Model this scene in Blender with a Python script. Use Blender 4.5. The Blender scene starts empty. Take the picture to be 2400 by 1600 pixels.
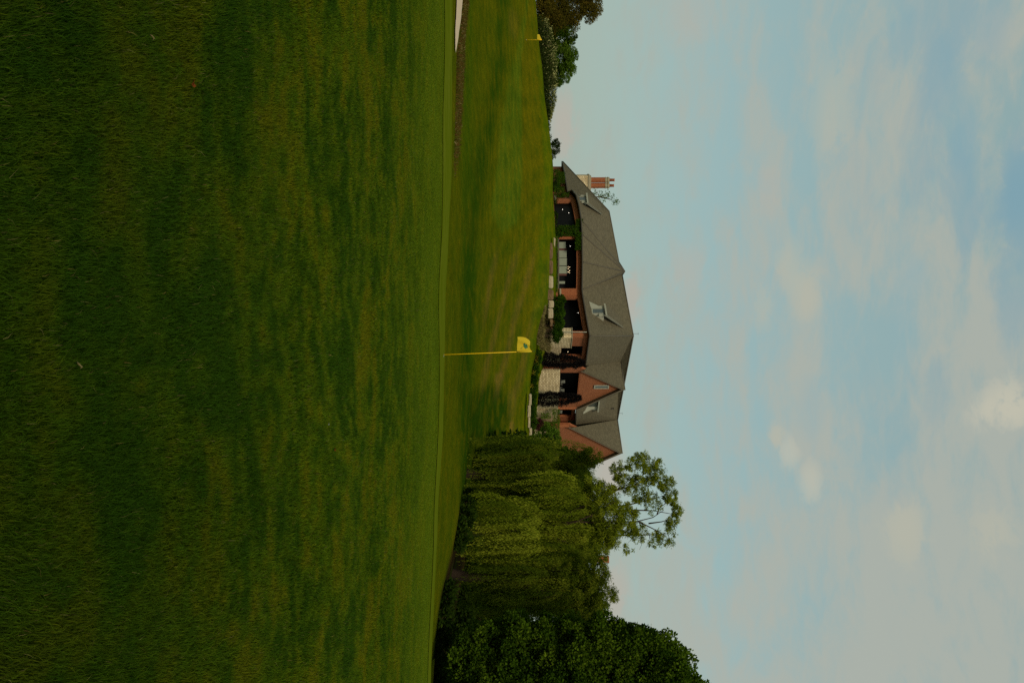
import bpy, math, random
import numpy as np
from mathutils import Vector
R = math.radians
random.seed(7); rng = np.random.default_rng(11)
C = bpy.context.scene.collection
F = 2333.0; EYE = 1.6
# ---------------------------------------------------------------- camera (held on its side: picture right = up)
cam = bpy.data.cameras.new('camera'); cam.lens = 35; cam.sensor_width = 36; cam.clip_end = 12000; cam.clip_start = 0.05
co = bpy.data.objects.new('camera', cam); C.objects.link(co)
from mathutils import Matrix
co.matrix_world = Matrix(((0, -1, 0, 0), (0, 0, -1, 0), (1, 0, 0, EYE), (0, 0, 0, 1)))
bpy.context.scene.camera = co
vs = bpy.context.scene.view_settings
vs.view_transform = 'Standard'; vs.look = 'None'; vs.gamma = 1; vs.exposure = 0; vs.use_curve_mapping = False
# ---------------------------------------------------------------- sun and sky
SUN_EL, SUN_AZ = 34, 182          # azimuth clockwise from +Y
sd = Vector((math.sin(R(SUN_AZ))*math.cos(R(SUN_EL)), math.cos(R(SUN_AZ))*math.cos(R(SUN_EL)), math.sin(R(SUN_EL))))
sl = bpy.data.lights.new('sun', 'SUN'); sl.energy = 2.0; sl.angle = R(10); sl.color = (1.0, 0.90, 0.70)
so = bpy.data.objects.new('sun', sl); C.objects.link(so); so.rotation_euler = (-sd).to_track_quat('-Z', 'Y').to_euler()
W = bpy.data.worlds.new('World'); bpy.context.scene.world = W; W.use_nodes = True
nt = W.node_tree; nt.nodes.clear()
def N(nt, typ, **kw):
    n = nt.nodes.new(typ)
    for k, v in kw.items():
        if k.startswith('i_'): n.inputs[int(k[2:])].default_value = v
        else: setattr(n, k, v)
    return n
def math_n(nt, op, a, b=None, c=None, clamp=False):
    n = nt.nodes.new('ShaderNodeMath'); n.operation = op; n.use_clamp = clamp
    for i, x in enumerate((a, b, c)):
        if x is None: continue
        if isinstance(x, (int, float)): n.inputs[i].default_value = x
        else: nt.links.new(x, n.inputs[i])
    return n.outputs[0]
def mixc(nt, f, a, b, mode='MIX'):
    n = nt.nodes.new('ShaderNodeMix'); n.data_type = 'RGBA'; n.blend_type = mode
    if isinstance(f, (int, float)): n.inputs[0].default_value = f
    else: nt.links.new(f, n.inputs[0])
    for i, x in ((6, a), (7, b)):
        if isinstance(x, tuple): n.inputs[i].default_value = (*x, 1) if len(x) == 3 else x
        else: nt.links.new(x, n.inputs[i])
    return n.outputs[2]
def ramp(nt, f, lo, hi):
    n = nt.nodes.new('ShaderNodeMapRange'); n.interpolation_type = 'SMOOTHSTEP'
    nt.links.new(f, n.inputs[0]); n.inputs[1].default_value = lo; n.inputs[2].default_value = hi
    return n.outputs[0]
def noise(nt, vec, scale, detail=4, rough=.5, dist=0.0):
    n = nt.nodes.new('ShaderNodeTexNoise'); n.inputs['Scale'].default_value = scale; n.inputs['Detail'].default_value = detail
    n.inputs['Roughness'].default_value = rough; n.inputs['Distortion'].default_value = dist
    if vec is not None: nt.links.new(vec, n.inputs['Vector'])
    return n.outputs['Fac']
def mapping(nt, vec, sc=(1, 1, 1), loc=(0, 0, 0), rot=(0, 0, 0)):
    n = nt.nodes.new('ShaderNodeMapping'); nt.links.new(vec, n.inputs['Vector'])
    n.inputs['Scale'].default_value = sc; n.inputs['Location'].default_value = loc; n.inputs['Rotation'].default_value = rot
    return n.outputs[0]
sky = N(nt, 'ShaderNodeTexSky', sky_type='NISHITA', sun_disc=False)
sky.sun_elevation = R(SUN_EL); sky.sun_rotation = R(SUN_AZ); sky.air_density = 1.0; sky.dust_density = 1.6; sky.ozone_density = 1.0
tc = N(nt, 'ShaderNodeTexCoord'); sep = N(nt, 'ShaderNodeSeparateXYZ'); nt.links.new(tc.outputs['Generated'], sep.inputs[0])
X, Y, Z = sep.outputs
az = math_n(nt, 'ARCTAN2', X, Y); el = math_n(nt, 'ARCSINE', Z)
comb = N(nt, 'ShaderNodeCombineXYZ'); nt.links.new(az, comb.inputs[0]); nt.links.new(el, comb.inputs[1])
A = comb.outputs[0]                                    # azimuth, elevation of the air in radians
warp = noise(nt, mapping(nt, A, (4, 9, 1), (3.1, 1.7, 0)), 1.0, 3)
base = mixc(nt, 1.0, sky.outputs[0], (1.02, 1.10, 0.98), 'MULTIPLY')
base = mixc(nt, 0.72, base, (3.4, 4.85, 4.5))
veil = noise(nt, mapping(nt, A, (2.6, 8.5, 1), (0.35, 0.55, 0), (0, 0, R(10))), 1.6, 10, .58, .35)
fine = noise(nt, mapping(nt, A, (7, 19, 1), (5, 2, 0), (0, 0, R(8))), 2.6, 10, .64, .5)
v = math_n(nt, 'ADD', math_n(nt, 'MULTIPLY', veil, .64), math_n(nt, 'MULTIPLY', fine, .36))
up = ramp(nt, el, R(8), R(20))                          # high veil thickens with elevation
v2 = math_n(nt, 'ADD', v, math_n(nt, 'MULTIPLY', up, .07))
right = ramp(nt, az, R(-12), R(18))
v2 = math_n(nt, 'ADD', v2, math_n(nt, 'MULTIPLY', right, .07))
vm = math_n(nt, 'MULTIPLY', ramp(nt, v2, .45, .68), .85)
col = mixc(nt, vm, base, (4.4, 4.62, 4.05))
low = math_n(nt, 'SUBTRACT', 1.0, ramp(nt, el, R(0), R(13)))
col = mixc(nt, math_n(nt, 'MULTIPLY', low, .7), col, (3.95, 4.65, 4.05))
# deeper blue openings high up
blue = ramp(nt, noise(nt, mapping(nt, A, (3.0, 9, 1), (7.7, 4.4, 0), (0, 0, R(12))), 1.5, 9, .6, .6), .50, .62)
blue = math_n(nt, 'MULTIPLY', math_n(nt, 'MULTIPLY', blue, math_n(nt, 'MULTIPLY', ramp(nt, el, R(16), R(27)), math_n(nt, 'SUBTRACT', 1.0, math_n(nt, 'MULTIPLY', right, .9)))), .75)
col = mixc(nt, blue, col, (2.4, 3.9, 4.45))
def puff(u, vv, ru, rv, amt, c, col, thr=(.50, .66)):
    a0 = math.atan2(u-800, F); e0 = math.atan2((vv-1200)*math.cos(a0), F)
    sa, se = F/ru, F/rv
    dx = math_n(nt, 'MULTIPLY', math_n(nt, 'SUBTRACT', az, a0), sa); dy = math_n(nt, 'MULTIPLY', math_n(nt, 'SUBTRACT', el, e0), se)
    d = math_n(nt, 'SQRT', math_n(nt, 'ADD', math_n(nt, 'MULTIPLY', dx, dx), math_n(nt, 'MULTIPLY', dy, dy)))
    m = math_n(nt, 'SUBTRACT', 1.0, ramp(nt, d, .15, 1.25))
    n_ = noise(nt, mapping(nt, A, (9, 15, 1), (u*.013, vv*.017, 0)), 2.6, 9, .64, .5)
    k = math_n(nt, 'MULTIPLY', m, ramp(nt, math_n(nt, 'ADD', n_, math_n(nt, 'MULTIPLY', m, .22)), *thr))
    return mixc(nt, math_n(nt, 'MULTIPLY', k, amt), col, c)
white = (5.7, 5.5, 4.4); pink = (4.85, 4.55, 3.9); cream = (4.9, 4.9, 4.0); teal = (2.9, 4.4, 4.7)
for a in ((300, 1320, 110, 45, .85, pink), (700, 1480, 80, 32, .8, pink), (1110, 1425, 110, 50, .9, pink), (1390, 1440, 110, 45, .75, pink),
          (1020, 1820, 45, 30, .7, cream), (1060, 1850, 50, 30, .5, white), (1130, 1900, 65, 32, .5, white), (950, 2370, 90, 70, .85, white), (970, 2310, 60, 50, .6, white), (690, 1890, 90, 45, .7, cream),
          (630, 1850, 90, 40, .6, cream), (1240, 2120, 110, 60, .75, cream), (640, 1610, 90, 60, .45, pink), (450, 1800, 80, 40, .4, pink),
          (720, 1790, 70, 30, .4, cream), (1250, 2330, 90, 60, .6, cream), (260, 1950, 160, 60, .5, cream), (40, 1620, 90, 80, .35, pink)):
    col = puff(*a, col)
for a in ((170, 2210, 150, 60, .7, (2.5, 4.0, 4.5)), (60, 2120, 120, 50, .4, (2.5, 4.1, 4.6)), (330, 2260, 110, 40, .5, (2.4, 4.0, 4.6)), (450, 2385, 170, 50, .9, (2.2, 3.8, 4.5)), (60, 2320, 110, 50, .4, (2.3, 3.9, 4.6)), (730, 2120, 190, 40, .35, teal), (960, 1900, 110, 35, .35, teal), (640, 2150, 60, 30, .4, teal)):
    col = puff(*a, col, (.44, .62))
bg = N(nt, 'ShaderNodeBackground'); nt.links.new(col, bg.inputs[0]); bg.inputs[1].default_value = 0.095
wo = N(nt, 'ShaderNodeOutputWorld'); nt.links.new(bg.outputs[0], wo.inputs[0])

# ---------------------------------------------------------------- helpers
def P(U, V, y): return Vector(((U-800)/F*y, y, EYE+(V-1200)/F*y))
def link(name, me, parent=None):
    o = bpy.data.objects.new(name, me); C.objects.link(o)
    if parent is not None:
        o.parent = parent; o.matrix_parent_inverse = Matrix.Identity(4); o.location = -Vector(parent_loc(parent))
    return o
def parent_loc(o):
    l = Vector(o.location)
    if o.parent: l += parent_loc(o.parent)
    return l
def tag(o, label=None, cat=None, group=None, kind=None):
    if label: o['label'] = label
    if cat: o['category'] = cat
    if group: o['group'] = group
    if kind: o['kind'] = kind
    return o
def thing(name, label, cat, loc, group=None):
    o = bpy.data.objects.new(name, None); C.objects.link(o); o.location = loc; o.empty_display_size = .3
    return tag(o, label, cat, group)
class MB:
    """collects polygons given in world coordinates; build() links ONE mesh object"""
    def __init__(s): s.v = []; s.f = []; s.sm = []
    def poly(s, pts, smooth=False):
        i = len(s.v); s.v += [tuple(p) for p in pts]; s.f.append(tuple(range(i, i+len(pts)))); s.sm.append(smooth)
    def prism(s, pts, d):
        pts = [Vector(p) for p in pts]; d = Vector(d); n = len(pts)
        nn = Vector((0, 0, 0))
        for i in range(n): nn += pts[i].cross(pts[(i+1) % n])
        if nn.dot(d) > 0: pts = pts[::-1]
        q = [p+d for p in pts]
        s.poly(pts); s.poly(q[::-1])
        for i in range(n):
            j = (i+1) % n; s.poly([pts[j], pts[i], q[i], q[j]])
    def box(s, c, d, rz=0):
        c = Vector(c); cx, sx = math.cos(rz), math.sin(rz)
        def t(a, b, e): return c+Vector((a*d[0]/2*cx-b*d[1]/2*sx, a*d[0]/2*sx+b*d[1]/2*cx, e*d[2]/2))
        s.prism([t(-1, -1, -1), t(1, -1, -1), t(1, 1, -1), t(-1, 1, -1)], (0, 0, d[2]))
    def tube(s, pts, rad, n=6, cap=True, smooth=True):
        pts = [Vector(p) for p in pts]
        if isinstance(rad, (int, float)): rad = [rad]*len(pts)
        rings = []
        for i, p in enumerate(pts):
            d = (pts[min(i+1, len(pts)-1)]-pts[max(i-1, 0)]).normalized()
            a = d.cross(Vector((.13, .97, .2))); a = a.normalized() if a.length > 1e-4 else Vector((1, 0, 0)); b = d.cross(a)
            rings.append([p+(a*math.cos(t)+b*math.sin(t))*rad[i] for t in [2*math.pi*k/n for k in range(n)]])
        base = len(s.v)
        for r in rings: s.v += [tuple(p) for p in r]
        for i in range(len(rings)-1):
            for k in range(n):
                k2 = (k+1) % n
                s.f.append((base+i*n+k, base+i*n+k2, base+(i+1)*n+k2, base+(i+1)*n+k)); s.sm.append(smooth)
        if cap:
            s.f.append(tuple(base+k for k in range(n))[::-1]); s.sm.append(False)
            s.f.append(tuple(base+(len(rings)-1)*n+k for k in range(n))); s.sm.append(False)
    def lathe(s, c, prof, n=12, smooth=True):
        c = Vector(c); base = len(s.v)
        for r, z in prof: s.v += [tuple(c+Vector((r*math.cos(2*math.pi*k/n+.39), r*math.sin(2*math.pi*k/n+.39), z))) for k in range(n)]
        for i in range(len(prof)-1):
            for k in range(n):
                k2 = (k+1) % n; s.f.append((base+i*n+k, base+i*n+k2, base+(i+1)*n+k2, base+(i+1)*n+k)); s.sm.append(smooth)
        s.f.append(tuple(base+k for k in range(n))[::-1]); s.sm.append(False)
        s.f.append(tuple(base+(len(prof)-1)*n+k for k in range(n))); s.sm.append(False)
    def build(s, name, mat, parent=None):
        me = bpy.data.meshes.new(name); me.from_pydata(s.v, [], s.f); me.validate()
        me.polygons.foreach_set('use_smooth', s.sm[:len(me.polygons)] if len(s.sm) >= len(me.polygons) else [False]*len(me.polygons))
        uv = me.uv_layers.new(name='UV')
        for p in me.polygons:
            n = p.normal; t = Vector((0, 0, 1)).cross(n); t = t.normalized() if t.length > .05 else Vector((1, 0, 0)); b = n.cross(t)
            for li in p.loop_indices:
                q = me.vertices[me.loops[li].vertex_index].co; uv.data[li].uv = (q.dot(t), q.dot(b))
        me.materials.append(mat); me.update()
        return link(name, me, parent)
def arr_mesh(name, verts, faces_n, k, mat, parent=None, attrs=None, smooth=False, idx=None):
    """fast mesh: faces_n faces of k corners each; idx gives the corner indices"""
    me = bpy.data.meshes.new(name); me.vertices.add(len(verts)); me.vertices.foreach_set('co', np.asarray(verts, np.float32).ravel())
    me.loops.add(faces_n*k); me.loops.foreach_set('vertex_index', np.asarray(idx, np.int32).ravel())
    me.polygons.add(faces_n); me.polygons.foreach_set('loop_start', np.arange(0, faces_n*k, k, dtype=np.int32))
    if smooth: me.polygons.foreach_set('use_smooth', np.ones(faces_n, bool))
    for an, av in (attrs or {}).items():
        av = np.asarray(av, np.float32)
        if av.ndim == 1: at = me.attributes.new(an, 'FLOAT', 'POINT'); at.data.foreach_set('value', av)
        else: at = me.attributes.new(an, 'FLOAT_COLOR', 'POINT'); at.data.foreach_set('color', av.ravel())
    me.update(calc_edges=True); me.validate(); me.materials.append(mat)
    return link(name, me, parent)

# ---------------------------------------------------------------- materials
def mat(name, rough=.85, spec=.3):
    m = bpy.data.materials.new(name); m.use_nodes = True; b = m.node_tree.nodes['Principled BSDF']
    b.inputs['Roughness'].default_value = rough; b.inputs['Specular IOR Level'].default_value = spec
    return m, m.node_tree, b
def simple(name, c, rough=.8, spec=.3, var=.25, scale=3.0):
    m, t, b = mat(name, rough, spec); g = N(t, 'ShaderNodeNewGeometry')
    n = noise(t, g.outputs['Position'], scale, 5, .6)
    t.links.new(mixc(t, n, tuple(x*(1-var) for x in c), tuple(min(1, x*(1+var)) for x in c)), b.inputs['Base Color'])
    return m
def foliage(name, cols, trans=.25, rough=.6):
    m, t, b = mat(name, .85, .04)
    a = N(t, 'ShaderNodeAttribute', attribute_name='tint'); cr = N(t, 'ShaderNodeValToRGB'); t.links.new(a.outputs['Fac'], cr.inputs[0])
    els = cr.color_ramp.elements; els[0].color = (*cols[0], 1); els[1].color = (*cols[-1], 1)
    for i in range(1, len(cols)-1): els.new(i/(len(cols)-1)).color = (*cols[i], 1)
    t.links.new(cr.outputs[0], b.inputs['Base Color'])
    tr = N(t, 'ShaderNodeBsdfTranslucent'); t.links.new(mixc(t, 1.0, cr.outputs[0], (1.3, 1.5, .5), 'MULTIPLY'), tr.inputs[0])
    mx = N(t, 'ShaderNodeMixShader'); mx.inputs[0].default_value = trans
    t.links.new(b.outputs[0], mx.inputs[1]); t.links.new(tr.outputs[0], mx.inputs[2]); t.links.new(mx.outputs[0], t.nodes['Material Output'].inputs[0])
    return m
def brickish(name, c1, c2, mortar, w, h, ms=.012, var=.3, rough=.9, blotch=.5):
    m, t, b = mat(name, rough, .2); uv = N(t, 'ShaderNodeUVMap', uv_map='UV')
    br = N(t, 'ShaderNodeTexBrick'); t.links.new(uv.outputs[0], br.inputs['Vector'])
    br.inputs['Color1'].default_value = (*c1, 1); br.inputs['Color2'].default_value = (*c2, 1); br.inputs['Mortar'].default_value = (*mortar, 1)
    br.inputs['Scale'].default_value = 1; br.inputs['Brick Width'].default_value = w; br.inputs['Row Height'].default_value = h
    br.inputs['Mortar Size'].default_value = ms; br.inputs['Mortar Smooth'].default_value = .3; br.inputs['Bias'].default_value = 0
    n = noise(t, uv.outputs[0], 1.1, 6, .65); n2 = noise(t, uv.outputs[0], 6, 4, .7)
    k = math_n(t, 'ADD', math_n(t, 'MULTIPLY', n, blotch), math_n(t, 'MULTIPLY', n2, .5))
    sc = math_n(t, 'ADD', math_n(t, 'MULTIPLY', k, var*2), 1-var*(blotch+.5))
    hs = N(t, 'ShaderNodeHueSaturation'); t.links.new(sc, hs.inputs['Value']); t.links.new(br.outputs[0], hs.inputs['Color'])
    t.links.new(hs.outputs[0], b.inputs['Base Color'])
    bp = N(t, 'ShaderNodeBump'); bp.inputs['Distance'].default_value = .02; bp.inputs['Strength'].default_value = .6
    t.links.new(br.outputs['Fac'], bp.inputs['Height']); bp.invert = True; t.links.new(bp.outputs[0], b.inputs['Normal'])
    return m
M = {}
M['brick'] = brickish('brick', (.37, .112, .042), (.27, .075, .028), (.24, .12, .065), .23, .08, .008)
M['stone'] = brickish('cut_stone', (.80, .64, .39), (.56, .43, .24), (.12, .08, .04), .55, .20, .025, .3)
M['roof'] = brickish('shingle_roof', (.142, .118, .070), (.102, .085, .050), (.05, .043, .03), .32, .17, .012, .3, .9, .4)
M['trim'] = simple('painted_trim', (.36, .35, .27), .6)
M['gutter'] = simple('dark_gutter', (.05, .042, .03), .6)
M['soffit'] = simple('soffit', (.09, .075, .055), .8)
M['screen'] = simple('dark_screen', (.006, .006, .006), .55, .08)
M['panel'] = simple('frosted_panel', (.22, .24, .17), .35, .4, .2, 1.5)
M['glass'] = simple('window_glass', (.07, .085, .08), .15, .6)
M['cap'] = simple('cast_stone', (.30, .25, .16), .8)
M['pot'] = simple('clay_pot', (.42, .12, .05), .8)
M['iron'] = simple('dark_iron', (.02, .018, .015), .5)
M['white'] = simple('pale_plastic', (.22, .22, .18), .5)
M['bark'] = simple('bark', (.085, .05, .03), .95, .2, .5, 6)
M['palebark'] = simple('pale_bark', (.040, .025, .015), .95, .2, .4, 6)
M['boulder'] = simple('weathered_boulder', (.14, .085, .042), .95, .2, .5, 1.6)
M['boulderpale'] = simple('pale_boulder', (.36, .29, .18), .95, .2, .35, 2.2)
M['yellow'] = simple('yellow_pole_paint', (.85, .50, .006), .5, .3, .06)
M['cup'] = simple('cup_plastic', (.5, .5, .45), .5)
m, t, b = mat('flag_cloth', .75, .2)
g = N(t, 'ShaderNodeNewGeometry'); w = noise(t, g.outputs['Position'], 40, 3); t.links.new(mixc(t, w, (.70, .50, .012), (.82, .62, .05)), b.inputs['Base Color'])
tr = N(t, 'ShaderNodeBsdfTranslucent'); tr.inputs[0].default_value = (.7, .55, .05, 1); mx = N(t, 'ShaderNodeMixShader'); mx.inputs[0].default_value = .35
t.links.new(b.outputs[0], mx.inputs[1]); t.links.new(tr.outputs[0], mx.inputs[2]); t.links.new(mx.outputs[0], t.nodes['Material Output'].inputs[0])
M['flag'] = m
M['emblem'] = simple('emblem_green', (.04, .15, .06), .7)
M['emblemdark'] = simple('emblem_ink', (.10, .11, .02), .7)
m, t, b = mat('lamp_glow'); b.inputs['Emission Color'].default_value = (1, .72, .38, 1); b.inputs['Emission Strength'].default_value = 2.2; M['lamp'] = m
m, t, b = mat('lantern_glow'); b.inputs['Emission Color'].default_value = (1, .9, .75, 1); b.inputs['Emission Strength'].default_value = 2.0; M['lantern'] = m
M['sand'] = simple('bunker_sand', (.58, .44, .30), .95, .1, .12, 4)
M['soil'] = simple('planting_soil', (.05, .035, .02), .95)
M['leafbrown'] = simple('dry_leaf', (.12, .032, .008), 1.0, 0.0)
M['straw'] = simple('dry_straw', (.13, .10, .035), .9)

# ---------------------------------------------------------------- terrain
UC = np.array([0, 200, 400, 560, 700, 800, 900, 1000, 1200, 1600], float)
YC = np.array([24, 30, 45, 60, 80, 100, 118, 128, 136], float)
VT = np.array([
 [1057, 1042, 1062, 1098, 1150, 1197, 1233, 1255, 1252],
 [1056, 1040, 1060, 1097, 1148, 1200, 1245, 1276, 1276],
 [1055, 1037, 1057, 1093, 1145, 1200, 1252, 1293, 1296],
 [1048, 1032, 1052, 1088, 1140, 1195, 1248, 1286, 1303],
 [1041, 1026, 1046, 1082, 1130, 1185, 1240, 1279, 1301],
 [1040, 1025, 1044, 1080, 1125, 1178, 1228, 1258, 1290],
 [1038, 1022, 1042, 1077, 1120, 1170, 1218, 1245, 1262],
 [1036, 1020, 1040, 1073, 1110, 1160, 1212, 1237, 1252],
 [1024, 1008, 1030, 1066, 1098, 1140, 1190, 1215, 1230],
 [1008, 990, 1000, 1008, 1040, 1085, 1130, 1160, 1180]], float)
ZT = EYE+(VT-1200)/F*YC[None, :]
YK = np.concatenate([[-60, 0, 10, 18], YC, [150, 175, 220, 320, 500, 6000]])
def rowz(i):
    z24 = ZT[i, 0]; z = ZT[i]
    return np.concatenate([[0, 0, .02+z24*.10, .05+z24*.55], z, [z[-1]+.1, z[-1]*.9, z[-1]*.55, 0, -1, -2]])
ZK = np.array([rowz(i) for i in range(len(UC))])
def pchip_slopes(x, y):
    h = np.diff(x); d = np.diff(y)/h; m = np.zeros_like(y)
    for i in range(1, len(x)-1):
        if d[i-1]*d[i] > 0:
            w1 = 2*h[i]+h[i-1]; w2 = h[i]+2*h[i-1]; m[i] = (w1+w2)/(w1/d[i-1]+w2/d[i])
    m[0] = d[0]; m[-1] = d[-1]; return m
SK = np.array([pchip_slopes(YK, z) for z in ZK])
def gz(x, y):
    x = np.asarray(x, float); y = np.asarray(y, float)
    U = np.clip(800+F*x/np.maximum(y, 24), 0, 1599.9)
    iu = np.clip(np.searchsorted(UC, U, side='right')-1, 0, len(UC)-2); tu = (U-UC[iu])/(UC[iu+1]-UC[iu]); tu = tu*tu*(3-2*tu)*.5+tu*.5
    yc = np.clip(y, YK[0]+.01, YK[-1]-1); k = np.clip(np.searchsorted(YK, yc, side='right')-1, 0, len(YK)-2)
    h = YK[k+1]-YK[k]; t = (yc-YK[k])/h
    def ev(i): return (2*t**3-3*t**2+1)*ZK[i, k]+(t**3-2*t**2+t)*h*SK[i, k]+(-2*t**3+3*t**2)*ZK[i, k+1]+(t**3-t**2)*h*SK[i, k+1]
    z = ev(iu)*(1-tu)+ev(iu+1)*tu
    far = np.clip((y-28)/30, 0, 1)*np.clip((400-y)/200, 0, 1)
    z = z+far*(.10*np.sin(x*.31+y*.17)+.07*np.sin(x*.12-y*.23+1.3)+.03*np.sin(x*.9+y*.5))
    z = z+.012*np.sin(x*1.3+.4)*np.sin(y*.9)*np.clip(1-y/22, 0, 1)
    return z
def G(x, y): return float(gz(x, y))
def GU(U, y): return Vector(((U-800)/F*y, y, G((U-800)/F*y, y)))
def vn(x, y, s, seed):          # smooth value noise 0..1
    x = np.asarray(x)*s+seed*17.3; y = np.asarray(y)*s+seed*9.1
    xi = np.floor(x); yi = np.floor(y); fx = x-xi; fy = y-yi; fx = fx*fx*(3-2*fx); fy = fy*fy*(3-2*fy)
    def hsh(a, b): return np.modf(np.abs(np.sin(a*127.1+b*311.7+seed*74.7)*43758.5453))[0]
    return (hsh(xi, yi)*(1-fx)+hsh(xi+1, yi)*fx)*(1-fy)+(hsh(xi, yi+1)*(1-fx)+hsh(xi+1, yi+1)*fx)*fy
def fbm(x, y, s, seed): return .55*vn(x, y, s, seed)+.3*vn(x, y, s*2.1, seed+1)+.15*vn(x, y, s*4.3, seed+2)
def sst(a, lo, hi): t = np.clip((a-lo)/(hi-lo), 0, 1); return t*t*(3-2*t)
MIDG = np.array([.040, .066, .002]); DARK = np.array([.017, .046, .002]); LIGHT = np.array([.062, .090, .004]); OLIVE = np.array([.088, .078, .002])
BROWN = np.array([.15, .095, .02]); BRIGHT = np.array([.055, .090, .002])
def turf_colour(x, y):
    """albedo of the turf: mown green, rough, worn and dry patches, plus painted canopy shade"""
    z = gz(x, y); U = 800+F*x/np.maximum(y, 1); V = 1200+(z-EYE)*F/np.maximum(y, 1)
    n1 = fbm(x, y*.6, .16, 1)*2-1; n2 = fbm(x, y*.45, .5, 5)*2-1
    c = np.repeat(MIDG[None, :], len(x), 0)
    def mix(c, w, k): w = np.clip(w, 0, 1)[:, None]; return c*(1-w)+k[None, :]*w
    hill = y > 26
    Vw = V+n1*8; Uw = U+n1*14
    c = mix(c, hill*.42*sst(Vw, 1100, 1118)*(1-sst(Vw, 1235, 1250)), OLIVE)
    c = mix(c, hill*.68*sst(Vw, 1215, 1228), OLIVE)
    c = mix(c, hill*.35*(1-sst(Vw, 1075, 1090)), OLIVE)
    db = np.interp(U, [0, 200, 350, 500, 620, 900], [1180, 1165, 1135, 1112, 1100, 1090]); c = mix(c, hill*.85*np.exp(-((Vw-db)/16)**2), DARK*.9)
    lo = np.interp(U, [-100, 0, 100, 200, 350, 500, 545], [1236, 1230, 1215, 1190, 1164, 1152, 1175]); hi = np.interp(U, [-100, 0, 150, 400, 520, 545], [1238, 1238, 1222, 1224, 1215, 1180])
    gr = sst(Vw, lo-6, lo+6)*(1-sst(V+n1*2, hi-4, hi+3))*(1-sst(Uw, 540, 556)); c = mix(c, hill*gr*.85, np.array([.064, .096, .005]))
    dp = np.sqrt(((Uw-975)/75)**2+((Vw-1148)/52)**2); c = mix(c, hill*(1-sst(dp, .75, 1.15))*.95, DARK*.75)
    for (a, b_, ru, rv, k) in ((892, 1172, 16, 14, .6), (1005, 1203, 16, 7, .8), (950, 1200, 45, 12, .3), (60, 1205, 40, 14, .2)):
        d = np.sqrt(((Uw-a)/ru)**2+((Vw-b_)/rv)**2); c = mix(c, hill*(1-sst(d, .5, 1.2))*k, BROWN)
    st = np.sin((U*.35+V*1.4)*.11+n1*1.5); c = mix(c, hill*sst(U, 560, 640)*(1-sst(U, 900, 960))*sst(Vw, 1120, 1140)*.5*np.clip(st, 0, 1), BROWN*.85)
    edge = np.interp(U, [0, 400, 600, 700, 800, 1000], [1262, 1284, 1268, 1262, 1246, 1226]); c = mix(c, hill*sst(V, edge-14, edge)*.7, BRIGHT)
    # near rough: mottled, with look-down darkness and grazing-angle lightness painted into the colour
    near = (1-sst(y, 24, 28))
    r1 = x*.8+y*.6+.55*vn(x, y, 1.3, 61)+.2*vn(x, y, 4.1, 62); r2 = y*.8-x*.6+.55*vn(y, x, 1.5, 63)+.2*vn(x, y, 3.7, 64); r3 = x*.5-y*.86; r4 = x*.86+y*.5; m1 = fbm(r1, r2, .8, 41)*2-1; m2 = fbm(r3+r1*.2, r4+r2*.2, 2.1, 47)*2-1; m3 = fbm(r1, r2, 4.6, 51)*2-1; m4 = fbm(x, y, 9, 57)*2-1; mm = m1*.55+m2*.6+m3*.5+m4*.4
    c = mix(c, near*sst(mm, .0, .5)*.55, OLIVE*.95); c = mix(c, near*sst(-mm, -.12, .42)*.9, DARK*.78)
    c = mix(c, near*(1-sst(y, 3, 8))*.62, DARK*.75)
    c = mix(c, near*sst(y, 11, 22)*.8, LIGHT*1.12)
    n3 = fbm(x, y*.5, 1.6, 21)*2-1; c = mix(c, hill*sst(n3, .0, .6)*.35, OLIVE*1.1); c = mix(c, hill*sst(-n3, .0, .6)*.35, DARK)
    ln = np.interp(U, [1000, 1090, 1180, 1280, 1400, 1600], [1110, 1094, 1077, 1057, 1027, 1009]); c = mix(c, hill*sst(U, 1150, 1250)*sst(V, ln+1, ln+9)*(y < 110), np.array([.016, .011, .005]))  # willow canopy shade painted into the ground as dark mulch brown
    ms = np.sin(x*2.1+y*.5+n1*2.2)*.5+np.sin(x*.55-y*1.7+n2*1.5)*.5; c = mix(c, hill*sst(V, 1120, 1150)*sst(ms, .05, .8)*.28, OLIVE*1.25); c = mix(c, hill*sst(V, 1100, 1130)*sst(-ms, .05, .8)*.22, DARK*1.1)
    c = mix(c, hill*sst(n2, .1, .7)*.25, OLIVE); c = mix(c, hill*sst(-n2, .1, .7)*.35, DARK)
    return c*(1+.32*hill+.12*near*sst(y, 4, 9))[:, None]
def grid(name, xs, ys, off, m, mask=None):
    xx, yy = np.meshgrid(xs, ys); zz = gz(xx, yy)+off
    v = np.stack([xx, yy, zz], -1).reshape(-1, 3); nx, ny = len(xs), len(ys)
    i = np.arange(nx-1)[None, :]+np.arange(ny-1)[:, None]*nx; f = np.stack([i, i+1, i+1+nx, i+nx], -1).reshape(-1, 4)
    if mask is not None:
        cx = v[f].mean(1); f = f[mask(cx[:, 0], cx[:, 1])]
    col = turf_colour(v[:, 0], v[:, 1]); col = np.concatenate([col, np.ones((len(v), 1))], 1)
    if mask is not None:
        us, inv = np.unique(f.ravel(), return_inverse=True); v = v[us]; col = col[us]; f = inv.reshape(-1, 4)
    return tag(arr_mesh(name, v, len(f), 4, m, None, {'turf': col}, True, f), kind='structure')
m, t, b = mat('mown_turf', 1.0, 0.0)
a = N(t, 'ShaderNodeAttribute', attribute_name='turf'); g = N(t, 'ShaderNodeNewGeometry'); pos = g.outputs['Position']
n1 = noise(t, mapping(t, pos, (1, .55, 1)), 3.2, 6, .7); n2 = noise(t, mapping(t, pos, (1, .7, 1)), 22, 4, .75); n3 = noise(t, mapping(t, pos, (1, .4, 1)), .7, 4, .6)
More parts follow.
